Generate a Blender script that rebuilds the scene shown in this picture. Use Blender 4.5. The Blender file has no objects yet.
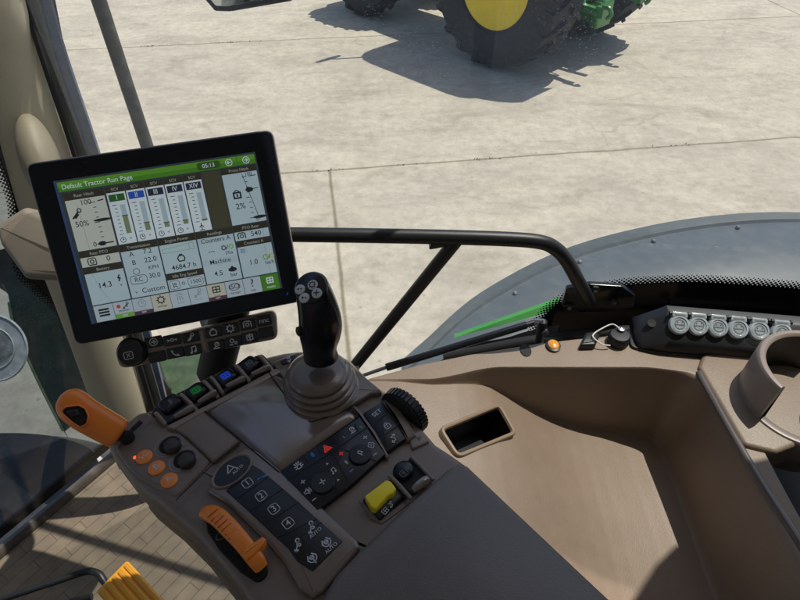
import bpy, math, random
from math import radians, sin, cos, tan, pi, sqrt, atan2, degrees
from mathutils import Vector, Matrix, noise
random.seed(7)
V = Vector
scene = bpy.context.scene
COL = scene.collection

# ------------------------------------------------------------------ camera model
FPX = 580.0
PITCH = radians(42)
CAM = V((0, 0, 2.75))
FW = V((0, cos(PITCH), -sin(PITCH)))
UP = V((0, sin(PITCH), cos(PITCH)))
RT = V((1, 0, 0))


def ray(x, y):
    return FW + RT * ((x - 400) / FPX) + UP * ((300 - y) / FPX)


def PZ(x, y, z):
    d = ray(x, y)
    return CAM + d * ((z - CAM.z) / d.z)


def PD(x, y, depth):
    return CAM + ray(x, y) * depth


def PY(x, y, Y):
    d = ray(x, y)
    return CAM + d * (Y / d.y)


class Frame:
    def __init__(s, O, X, Y, k=1.0):
        s.k = k; s.O = V(O); s.X = V(X).normalized()
        Y = V(Y); s.N = s.X.cross(Y).normalized(); s.Y = s.N.cross(s.X)

    def W(s, u, v, h=0.0):
        return s.O + (s.X * u + s.Y * v + s.N * h) * s.k

    def uv(s, px, py, h=0.0):
        d = ray(px, py)
        q = s.O + s.N * (h * s.k)
        t = (q - CAM).dot(s.N) / d.dot(s.N)
        P = CAM + d * t - q
        return (P.dot(s.X) / s.k, P.dot(s.Y) / s.k)

    def uvs(s, pts, h=0.0):
        return [s.uv(x, y, h) for x, y in pts]

    def shifted(s, h):
        return Frame(s.O + s.N * (h * s.k), s.X, s.Y, s.k)


# ------------------------------------------------------------------ materials
MATS = {}


def nodes_of(name):
    m = bpy.data.materials.new(name)
    m.use_nodes = True
    nt = m.node_tree
    for n in list(nt.nodes):
        nt.nodes.remove(n)
    return m, nt, nt.nodes, nt.links


def mat(name, base, rough=.5, metal=0.0, var=.12, vscale=14.0, bump=0.0, bscale=300.0, coat=0.0,
        emit=None, estr=0.0, spec=.5, rvar=.08, dust=0.0):
    m, nt, N, L = nodes_of(name)
    out = N.new('ShaderNodeOutputMaterial'); b = N.new('ShaderNodeBsdfPrincipled')
    L.new(b.outputs[0], out.inputs[0])
    tc = N.new('ShaderNodeTexCoord')
    nz = N.new('ShaderNodeTexNoise'); nz.inputs['Scale'].default_value = vscale
    nz.inputs['Detail'].default_value = 6; nz.inputs['Roughness'].default_value = .65
    L.new(tc.outputs['Object'], nz.inputs['Vector'])
    r = N.new('ShaderNodeValToRGB')
    r.color_ramp.elements[0].position = .3; r.color_ramp.elements[1].position = .7
    c = V(base)
    r.color_ramp.elements[0].color = (*[x * (1 - var) for x in c], 1)
    r.color_ramp.elements[1].color = (*[min(1, x * (1 + var)) for x in c], 1)
    L.new(nz.outputs['Fac'], r.inputs['Fac'])
    colout = r.outputs['Color']
    if dust > 0:
        n3 = N.new('ShaderNodeTexNoise'); n3.inputs['Scale'].default_value = 38; n3.inputs['Detail'].default_value = 8
        L.new(tc.outputs['Object'], n3.inputs['Vector'])
        mr = N.new('ShaderNodeMapRange'); mr.inputs[1].default_value = .45; mr.inputs[2].default_value = .8
        mr.inputs[3].default_value = 0; mr.inputs[4].default_value = dust
        L.new(n3.outputs['Fac'], mr.inputs[0])
        mx = N.new('ShaderNodeMixRGB'); mx.inputs[2].default_value = (.30, .27, .22, 1)
        L.new(mr.outputs[0], mx.inputs[0]); L.new(colout, mx.inputs[1]); colout = mx.outputs[0]
    L.new(colout, b.inputs['Base Color'])
    mr2 = N.new('ShaderNodeMapRange'); mr2.inputs[3].default_value = max(.02, rough - rvar); mr2.inputs[4].default_value = min(1, rough + rvar)
    L.new(nz.outputs['Fac'], mr2.inputs[0]); L.new(mr2.outputs[0], b.inputs['Roughness'])
    b.inputs['Metallic'].default_value = metal
    b.inputs['Specular IOR Level'].default_value = spec
    b.inputs['Coat Weight'].default_value = coat
    b.inputs['Coat Roughness'].default_value = .12
    if emit:
        b.inputs['Emission Color'].default_value = (*emit, 1); b.inputs['Emission Strength'].default_value = estr
    if bump > 0:
        n2 = N.new('ShaderNodeTexNoise'); n2.inputs['Scale'].default_value = bscale; n2.inputs['Detail'].default_value = 3
        L.new(tc.outputs['Object'], n2.inputs['Vector'])
        bp = N.new('ShaderNodeBump'); bp.inputs['Strength'].default_value = bump; bp.inputs['Distance'].default_value = .001
        L.new(n2.outputs['Fac'], bp.inputs['Height']); L.new(bp.outputs[0], b.inputs['Normal'])
    MATS[name] = m
    return m


def screen_mat(name, col, s=.61):
    m, nt, N, L = nodes_of(name)
    out = N.new('ShaderNodeOutputMaterial'); b = N.new('ShaderNodeBsdfPrincipled')
    tc = N.new('ShaderNodeTexCoord'); g = N.new('ShaderNodeTexNoise'); g.inputs['Scale'].default_value = 9
    L.new(tc.outputs['Object'], g.inputs['Vector'])
    mr = N.new('ShaderNodeMapRange'); mr.inputs[3].default_value = .85 * s; mr.inputs[4].default_value = 1.15 * s
    L.new(g.outputs['Fac'], mr.inputs[0]); L.new(mr.outputs[0], b.inputs['Emission Strength'])
    b.inputs['Base Color'].default_value = (.01, .01, .012, 1); b.inputs['Roughness'].default_value = .3
    b.inputs['Emission Color'].default_value = (*col, 1)
    L.new(b.outputs[0], out.inputs[0])
    MATS[name] = m
    return m


mat('taupe', (.205, .160, .138), .36, var=.07, bump=.12, bscale=900, spec=.5)
mat('taupe_gloss', (.185, .143, .123), .22, var=.05, bump=.04, bscale=500, spec=.6, coat=.4)
mat('taupe_light', (.28, .225, .195), .34, var=.06, bump=.1, bscale=900)
mat('deck_gloss', (.185, .143, .123), .10, var=.05, bump=.02, bscale=500, spec=.9, coat=1.0)
mat('bracket', (.21, .185, .15), .5)
mat('shell_tan', (.25, .18, .12), .5, var=.06, bump=.1, bscale=900)
mat('console_tan', (.240, .178, .132), .46, var=.09, vscale=7, bump=.35, bscale=520, dust=.16)
mat('pad', (.165, .138, .125), .42, var=.1, bump=.45, bscale=620, spec=.55)
mat('black_gloss', (.008, .010, .016), .2, var=.1, spec=.6)
mat('black', (.012, .013, .016), .42, var=.2, bump=.12, bscale=700)
mat('black_soft', (.016, .016, .018), .6, var=.2, bump=.15, bscale=700)
mat('key_black', (.007, .009, .016), .36, var=.15, bump=.05, bscale=700, rvar=.06)
mat('key_edge', (.03, .034, .045), .35)
mat('groove', (.006, .005, .005), .8)
mat('orange', (1.0, .26, .03), .32, var=.05, bump=.06, bscale=500, coat=.1)
mat('orange_dark', (.40, .10, .012), .5)
mat('yellow', (1.0, .78, .02), .34, var=.03)
mat('pedal_yellow', (.80, .36, .02), .5, var=.1, dust=.25)
mat('print', (.62, .63, .66), .5, var=.03)
mat('print_dim', (.2, .2, .21), .5, var=.03)
mat('print_red', (.75, .07, .05), .5, emit=(.9, .06, .04), estr=.18)
mat('print_blue', (.03, .3, .75), .5, emit=(.03, .3, .8), estr=.05)
mat('led_red', (.8, .05, .02), .4, emit=(1, .08, .02), estr=2.0)
mat('icon_green', (.02, .4, .08), .5, emit=(.02, .5, .1), estr=.06)
mat('icon_blue', (.03, .1, .7), .5, emit=(.03, .12, .9), estr=.18)
mat('chrome', (.5, .5, .5), .2, metal=1)
mat('steel', (.25, .25, .26), .35, metal=1)
mat('bezel', (.006, .009, .018), .3, var=.1, spec=.35)
mat('beige', (.43, .40, .295), .6, var=.06, vscale=8, bump=.2, bscale=700)
mat('rubber', (.012, .012, .013), .7, var=.2, bump=.2, bscale=300)
mat('frame_grey', (.11, .115, .11), .4)
mat('edge_blue', (.07, .10, .16), .3, dust=.3)
mat('bar_black', (.03, .033, .03), .75, var=.35, vscale=60, bump=.6, bscale=500, dust=.3)
mat('fender', (.058, .072, .082), .36, var=.06, vscale=5, dust=.10, spec=.5)
mat('green', (.018, .17, .022), .35, var=.08, dust=.12, coat=.3)
mat('green_bright', (.035, .21, .025), .35, var=.08, coat=.3)
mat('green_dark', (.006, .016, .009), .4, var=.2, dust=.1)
mat('green_soft', (.06, .11, .05), .45, var=.3, vscale=20, dust=.3)
mat('shade_blue', (.012, .016, .022), .4, var=.2, dust=.06)
mat('rim_yellow', (.82, .58, .015), .34, var=.10, vscale=4, dust=.22)
mat('tyre', (.009, .010, .013), .75, var=.3, vscale=5, bump=.3, bscale=60, dust=.07)
mat('frit', (.006, .007, .009), .22, var=.1)
mat('cap_clear', (.40, .46, .50), .16, var=.25, vscale=120, spec=.9, coat=.6)
mat('cap_mark', (.17, .19, .21), .4)
mat('ridge_blue', (.10, .085, .08), .25, coat=.3)
mat('sill_brown', (.055, .046, .038), .5, dust=.2)
mat('amber', (.75, .32, .03), .3, coat=.4)
mat('white_cord', (.75, .74, .70), .5)
mat('roof_liner', (.60, .56, .50), .9)
mat('knob_brown', (.045, .038, .035), .5)
mat('boss', (.19, .175, .125), .6, var=.06)
mat('orange_button', (1.0, .30, .07), .4, var=.05)
mat('mirror_face', (.55, .58, .58), .06, metal=1)
mat('lamp_lens', (.50, .52, .52), .15, var=.3, vscale=40, spec=.8)
mat('grass', (.05, .10, .02), .8, var=.4)
mat('void', (.004, .004, .005), .7)
screen_mat('s_tile', (.36, .47, .52)); screen_mat('s_tile_warm', (.43, .46, .42)); screen_mat('s_bg', (.030, .042, .055))
screen_mat('s_title', (.028, .027, .018)); screen_mat('s_head', (.055, .19, .016)); screen_mat('s_head2', (.028, .085, .012))
screen_mat('s_head3', (.085, .26, .025)); screen_mat('s_ink', (.015, .02, .025)); screen_mat('s_white', (.52, .61, .65)); screen_mat('s_bar', (.16, .20, .11))
screen_mat('s_slot', (.30, .41, .46)); screen_mat('s_blue', (.02, .07, .36)); screen_mat('s_navy', (.02, .025, .05)); screen_mat('s_green', (.02, .10, .02))
screen_mat('s_lime', (.14, .33, .06)); screen_mat('s_red', (.5, .04, .03)); screen_mat('s_plum', (.08, .035, .06)); screen_mat('s_key', (.36, .44, .50))
screen_mat('s_keyw', (.42, .43, .36)); screen_mat('s_grey', (.22, .28, .31)); screen_mat('s_titletx', (.30, .32, .30)); screen_mat('s_band', (.33, .43, .49)); screen_mat('s_olive', (.05, .05, .03))
screen_mat('s_edge', (.025, .055, .13)); screen_mat('s_yel', (.45, .38, .05))


def make_concrete():
    m, nt, N, L = nodes_of('concrete')
    out = N.new('ShaderNodeOutputMaterial'); b = N.new('ShaderNodeBsdfPrincipled'); L.new(b.outputs[0], out.inputs[0])
    tc = N.new('ShaderNodeTexCoord')
    # joints
    nd = N.new('ShaderNodeTexNoise'); nd.inputs['Scale'].default_value = 2.2; nd.inputs['Detail'].default_value = 6
    L.new(tc.outputs['Object'], nd.inputs['Vector'])
    sub = N.new('ShaderNodeVectorMath'); sub.operation = 'SUBTRACT'; sub.inputs[1].default_value = (.5, .5, .5)
    L.new(nd.outputs['Color'], sub.inputs[0])
    scl = N.new('ShaderNodeVectorMath'); scl.operation = 'SCALE'; scl.inputs['Scale'].default_value = .05
    L.new(sub.outputs[0], scl.inputs[0])
    add = N.new('ShaderNodeVectorMath'); add.operation = 'ADD'
    L.new(tc.outputs['Object'], add.inputs[0]); L.new(scl.outputs[0], add.inputs[1])
    mp = N.new('ShaderNodeMapping'); mp.vector_type = 'TEXTURE'
    mp.inputs['Location'].default_value = (-7.5651, 0.1297, 0); mp.inputs['Rotation'].default_value = (0, 0, radians(8))
    L.new(add.outputs[0], mp.inputs['Vector'])
    br = N.new('ShaderNodeTexBrick'); br.offset = .5; br.offset_frequency = 3
    br.inputs['Scale'].default_value = 1; br.inputs['Mortar Size'].default_value = .024; br.inputs['Mortar Smooth'].default_value = .9
    br.inputs['Brick Width'].default_value = 15.0; br.inputs['Row Height'].default_value = 3.75
    br.inputs['Color1'].default_value = (.435, .398, .338, 1); br.inputs['Color2'].default_value = (.475, .437, .372, 1); br.inputs['Mortar'].default_value = (.22, .19, .13, 1)
    L.new(mp.outputs[0], br.inputs['Vector'])
    # stains
    n1 = N.new('ShaderNodeTexNoise'); n1.inputs['Scale'].default_value = 1.5; n1.inputs['Detail'].default_value = 10; n1.inputs['Roughness'].default_value = .68
    n1.inputs['Distortion'].default_value = .6
    st = N.new('ShaderNodeMapping'); st.inputs['Rotation'].default_value = (0, 0, radians(-8)); st.inputs['Scale'].default_value = (.7, 1.5, 1)
    L.new(tc.outputs['Object'], st.inputs[0]); L.new(st.outputs[0], n1.inputs['Vector'])
    r1 = N.new('ShaderNodeValToRGB')
    e = r1.color_ramp.elements
    e[0].position = .25; e[0].color = (.64, .62, .585, 1); e[1].position = .75; e[1].color = (1.12, 1.11, 1.08, 1)
    x = e.new(.5); x.color = (.95, .94, .92, 1)
    L.new(n1.outputs['Fac'], r1.inputs[0])
    mx = N.new('ShaderNodeMixRGB'); mx.blend_type = 'MULTIPLY'; mx.inputs[0].default_value = 1
    L.new(br.outputs['Color'], mx.inputs[1]); L.new(r1.outputs[0], mx.inputs[2])
    n2 = N.new('ShaderNodeTexNoise'); n2.inputs['Scale'].default_value = 9; n2.inputs['Detail'].default_value = 12; n2.inputs['Roughness'].default_value = .75
    L.new(tc.outputs['Object'], n2.inputs['Vector'])
    r2 = N.new('ShaderNodeValToRGB'); e = r2.color_ramp.elements
    e[0].position = .30; e[0].color = (.70, .69, .68, 1); e[1].position = .62; e[1].color = (1.06, 1.06, 1.05, 1)
    L.new(n2.outputs['Fac'], r2.inputs[0])
    mx2 = N.new('ShaderNodeMixRGB'); mx2.blend_type = 'MULTIPLY'; mx2.inputs[0].default_value = .9
    L.new(mx.outputs[0], mx2.inputs[1]); L.new(r2.outputs[0], mx2.inputs[2])
    # dark pits
    vo = N.new('ShaderNodeTexVoronoi'); vo.inputs['Scale'].default_value = 5; vo.inputs['Randomness'].default_value = 1
    L.new(add.outputs[0], vo.inputs['Vector'])
    r3 = N.new('ShaderNodeValToRGB'); e = r3.color_ramp.elements
    e[0].position = .03; e[0].color = (.62, .60, .56, 1); e[1].position = .09; e[1].color = (1, 1, 1, 1)
    L.new(vo.outputs['Distance'], r3.inputs[0])
    mx3 = N.new('ShaderNodeMixRGB'); mx3.blend_type = 'MULTIPLY'; mx3.inputs[0].default_value = .8
    L.new(mx2.outputs[0], mx3.inputs[1]); L.new(r3.outputs[0], mx3.inputs[2])
    # hairline cracks and broad oil / tyre stains
    vc = N.new('ShaderNodeTexVoronoi'); vc.feature = 'DISTANCE_TO_EDGE'; vc.inputs['Scale'].default_value = .42
    sc2 = N.new('ShaderNodeVectorMath'); sc2.operation = 'SCALE'; sc2.inputs['Scale'].default_value = .35
    L.new(sub.outputs[0], sc2.inputs[0])
    ad2 = N.new('ShaderNodeVectorMath'); ad2.operation = 'ADD'; L.new(tc.outputs['Object'], ad2.inputs[0]); L.new(sc2.outputs[0], ad2.inputs[1]); L.new(ad2.outputs[0], vc.inputs['Vector'])
    rc = N.new('ShaderNodeMapRange'); rc.inputs[1].default_value = .0; rc.inputs[2].default_value = .006; rc.inputs[3].default_value = .45; rc.inputs[4].default_value = 0
    L.new(vc.outputs['Distance'], rc.inputs[0])
    n5 = N.new('ShaderNodeTexNoise'); n5.inputs['Scale'].default_value = .55; n5.inputs['Detail'].default_value = 4; L.new(tc.outputs['Object'], n5.inputs['Vector'])
    rm = N.new('ShaderNodeMapRange'); rm.inputs[1].default_value = .5; rm.inputs[2].default_value = .62; L.new(n5.outputs['Fac'], rm.inputs[0])
    mm = N.new('ShaderNodeMath'); mm.operation = 'MULTIPLY'; L.new(rc.outputs[0], mm.inputs[0]); L.new(rm.outputs[0], mm.inputs[1])
    mx4 = N.new('ShaderNodeMixRGB'); mx4.inputs[2].default_value = (.17, .15, .11, 1); L.new(mm.outputs[0], mx4.inputs[0]); L.new(mx3.outputs[0], mx4.inputs[1])
    n6 = N.new('ShaderNodeTexNoise'); n6.inputs['Scale'].default_value = .9; n6.inputs['Detail'].default_value = 7; n6.inputs['Roughness'].default_value = .6; L.new(add.outputs[0], n6.inputs['Vector'])
    rs = N.new('ShaderNodeMapRange'); rs.inputs[1].default_value = .50; rs.inputs[2].default_value = .72; rs.inputs[4].default_value = .50; L.new(n6.outputs['Fac'], rs.inputs[0])
    mx5 = N.new('ShaderNodeMixRGB'); mx5.inputs[2].default_value = (.30, .275, .235, 1); L.new(rs.outputs[0], mx5.inputs[0]); L.new(mx4.outputs[0], mx5.inputs[1])
    L.new(mx5.outputs[0], b.inputs['Base Color'])
    b.inputs['Roughness'].default_value = .85; b.inputs['Specular IOR Level'].default_value = .3
    bp = N.new('ShaderNodeBump'); bp.inputs['Strength'].default_value = .5; bp.inputs['Distance'].default_value = .01
    L.new(n2.outputs['Fac'], bp.inputs['Height']); L.new(bp.outputs[0], b.inputs['Normal'])
    MATS['concrete'] = m


def make_mat_floor():
    m, nt, N, L = nodes_of('floor_mat')
    out = N.new('ShaderNodeOutputMaterial'); b = N.new('ShaderNodeBsdfPrincipled'); L.new(b.outputs[0], out.inputs[0])
    tc = N.new('ShaderNodeTexCoord')
    mp = N.new('ShaderNodeMapping'); mp.vector_type = 'TEXTURE'; mp.inputs['Rotation'].default_value = (0, 0, radians(FLOOR_ROT))
    L.new(tc.outputs['Object'], mp.inputs[0])
    br = N.new('ShaderNodeTexBrick'); br.offset = .5
    br.inputs['Scale'].default_value = 1; br.inputs['Mortar Size'].default_value = .0009; br.inputs['Mortar Smooth'].default_value = .3
    br.inputs['Brick Width'].default_value = .10; br.inputs['Row Height'].default_value = .026
    br.inputs['Color1'].default_value = (.15, .122, .088, 1); br.inputs['Color2'].default_value = (.165, .136, .10, 1); br.inputs['Mortar'].default_value = (.09, .072, .05, 1)
    L.new(mp.outputs[0], br.inputs['Vector'])
    nz = N.new('ShaderNodeTexNoise'); nz.inputs['Scale'].default_value = 26; nz.inputs['Detail'].default_value = 8
    L.new(tc.outputs['Object'], nz.inputs['Vector'])
    r = N.new('ShaderNodeValToRGB'); r.color_ramp.elements[0].position = .3; r.color_ramp.elements[0].color = (.75, .75, .75, 1); r.color_ramp.elements[1].position = .7; r.color_ramp.elements[1].color = (1.15, 1.13, 1.1, 1)
    L.new(nz.outputs['Fac'], r.inputs[0])
    mx = N.new('ShaderNodeMixRGB'); mx.blend_type = 'MULTIPLY'; mx.inputs[0].default_value = 1
    L.new(br.outputs['Color'], mx.inputs[1]); L.new(r.outputs[0], mx.inputs[2])
    L.new(mx.outputs[0], b.inputs['Base Color']); b.inputs['Roughness'].default_value = .6
    bp = N.new('ShaderNodeBump'); bp.inputs['Strength'].default_value = .6; bp.inputs['Distance'].default_value = .002; bp.invert = True
    L.new(br.outputs['Fac'], bp.inputs['Height']); L.new(bp.outputs[0], b.inputs['Normal'])
    MATS['floor_mat'] = m


def make_glass(name, tint=(.93, .96, .95), dust=.05, speck=.4, ior=1.45, seed=0.0):
    m, nt, N, L = nodes_of(name)
    out = N.new('ShaderNodeOutputMaterial')
    tr = N.new('ShaderNodeBsdfTransparent'); tr.inputs[0].default_value = (*tint, 1)
    gl = N.new('ShaderNodeBsdfGlossy'); gl.inputs['Roughness'].default_value = .02
    fr = N.new('ShaderNodeFresnel'); fr.inputs['IOR'].default_value = ior
    m1 = N.new('ShaderNodeMixShader'); L.new(fr.outputs[0], m1.inputs[0]); L.new(tr.outputs[0], m1.inputs[1]); L.new(gl.outputs[0], m1.inputs[2])
    df = N.new('ShaderNodeBsdfDiffuse'); df.inputs[0].default_value = (.62, .70, .82, 1)  # dust film, tinted blue to paint sky haze over outdoor shadows
    tl = N.new('ShaderNodeBsdfTranslucent'); tl.inputs[0].default_value = (.55, .64, .78, 1)
    md = N.new('ShaderNodeMixShader'); md.inputs[0].default_value = .6
    L.new(df.outputs[0], md.inputs[1]); L.new(tl.outputs[0], md.inputs[2])
    tc = N.new('ShaderNodeTexCoord')
    nz = N.new('ShaderNodeTexNoise'); nz.inputs['Scale'].default_value = 5; nz.inputs['Detail'].default_value = 8
    L.new(tc.outputs['Object'], nz.inputs['Vector'])
    mr = N.new('ShaderNodeMapRange'); mr.inputs[1].default_value = .35; mr.inputs[2].default_value = .75; mr.inputs[3].default_value = dust * .3; mr.inputs[4].default_value = dust
    L.new(nz.outputs['Fac'], mr.inputs[0])
    vo = N.new('ShaderNodeTexVoronoi'); vo.inputs['Scale'].default_value = 330
    L.new(tc.outputs['Object'], vo.inputs['Vector'])
    mv = N.new('ShaderNodeMapRange'); mv.inputs[1].default_value = .08; mv.inputs[2].default_value = .26; mv.inputs[3].default_value = speck; mv.inputs[4].default_value = 0
    L.new(vo.outputs['Distance'], mv.inputs[0])
    n2 = N.new('ShaderNodeTexNoise'); n2.inputs['Scale'].default_value = 11
    L.new(tc.outputs['Object'], n2.inputs['Vector'])
    m2 = N.new('ShaderNodeMapRange'); m2.inputs[1].default_value = .40; m2.inputs[2].default_value = .66; m2.inputs[3].default_value = .1
    L.new(n2.outputs['Fac'], m2.inputs[0])
    mul = N.new('ShaderNodeMath'); mul.operation = 'MULTIPLY'; L.new(mv.outputs[0], mul.inputs[0]); L.new(m2.outputs[0], mul.inputs[1])
    ad = N.new('ShaderNodeMath'); ad.operation = 'ADD'; ad.use_clamp = True; L.new(mr.outputs[0], ad.inputs[0]); L.new(mul.outputs[0], ad.inputs[1])
    mf = N.new('ShaderNodeMixShader'); L.new(ad.outputs[0], mf.inputs[0]); L.new(m1.outputs[0], mf.inputs[1]); L.new(md.outputs[0], mf.inputs[2])
    L.new(mf.outputs[0], out.inputs[0])
    MATS[name] = m


FLOOR_ROT = 55.0
make_concrete(); make_mat_floor()
make_glass('glass_side', dust=.075, speck=.30)
make_glass('glass_front', tint=(.31, .36, .39), dust=.05, speck=.2, ior=1.2)

# ------------------------------------------------------------------ mesh builder
_text_cache = {}


def text_geo(s):
    if s in _text_cache:
        return _text_cache[s]
    cu = bpy.data.curves.new('glyphs', 'FONT'); cu.body = s; cu.size = 1.0; cu.align_x = 'CENTER'; cu.align_y = 'CENTER'; cu.resolution_u = 3; cu.offset = .005
    ob = bpy.data.objects.new('glyphs', cu); COL.objects.link(ob)
    bpy.context.view_layer.update()
    dg = bpy.context.evaluated_depsgraph_get()
    me = ob.evaluated_get(dg).to_mesh()
    vs = [(v.co.x, v.co.y) for v in me.vertices]; fs = [tuple(p.vertices) for p in me.polygons]
    ob.evaluated_get(dg).to_mesh_clear()
    bpy.data.objects.remove(ob); bpy.data.curves.remove(cu)
    _text_cache[s] = (vs, fs)
    return vs, fs


def catmull(pts, n=8, closed=False):
    pts = [V(p) for p in pts]
    out = []
    m = len(pts)
    rng = range(m if closed else m - 1)
    for i in rng:
        if closed:
            p0, p1, p2, p3 = pts[(i - 1) % m], pts[i], pts[(i + 1) % m], pts[(i + 2) % m]
        else:
            p1, p2 = pts[i], pts[i + 1]
            p0 = pts[i - 1] if i > 0 else p1 * 2 - p2
            p3 = pts[i + 2] if i + 2 < m else p2 * 2 - p1
        for k in range(n):
            t = k / n
            out.append(.5 * ((2 * p1) + (p2 - p0) * t + (2 * p0 - 5 * p1 + 4 * p2 - p3) * t * t + (3 * p1 - p0 - 3 * p2 + p3) * t ** 3))
    if not closed:
        out.append(pts[-1])
    return out


def area2(p):
    return sum(p[i][0] * p[(i + 1) % len(p)][1] - p[(i + 1) % len(p)][0] * p[i][1] for i in range(len(p))) / 2


def ccw(p):
    p = [tuple(q[:2]) for q in p]
    return p if area2(p) > 0 else p[::-1]


def fillet(p, r, n=4):
    p = ccw(p)
    if r <= 0:
        return p
    out = []
    m = len(p)
    for i in range(m):
        a, b, c = V(p[i - 1]), V(p[i]), V(p[(i + 1) % m])
        d1, d2 = (a - b), (c - b)
        l1, l2 = d1.length, d2.length
        if l1 < 1e-9 or l2 < 1e-9:
            continue
        d1 /= l1; d2 /= l2
        ang = d1.angle(d2, pi)
        if ang > radians(172):
            out.append(tuple(b)); continue
        t = min(r / max(tan(ang / 2), .05), l1 * .48, l2 * .48)
        s, e = b + d1 * t, b + d2 * t
        for k in range(n + 1):
            q = k / n
            out.append(tuple((s * (1 - q) ** 2) + b * (2 * q * (1 - q)) + e * q * q))
    return out


def inset(p, d):
    if abs(d) < 1e-9:
        return list(p)
    m = len(p); out = []
    for i in range(m):
        a, b, c = V(p[i - 1]), V(p[i]), V(p[(i + 1) % m])
        e1, e2 = b - a, c - b
        if e1.length < 1e-9: e1 = e2
        if e2.length < 1e-9: e2 = e1
        n1 = V((-e1.y, e1.x)).normalized(); n2 = V((-e2.y, e2.x)).normalized()
        s = n1 + n2
        if s.length < 1e-6:
            s = n1.copy()
        s.normalize()
        k = d / max(.5, s.dot(n1))
        out.append(tuple(b + s * k))
    return out


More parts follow.
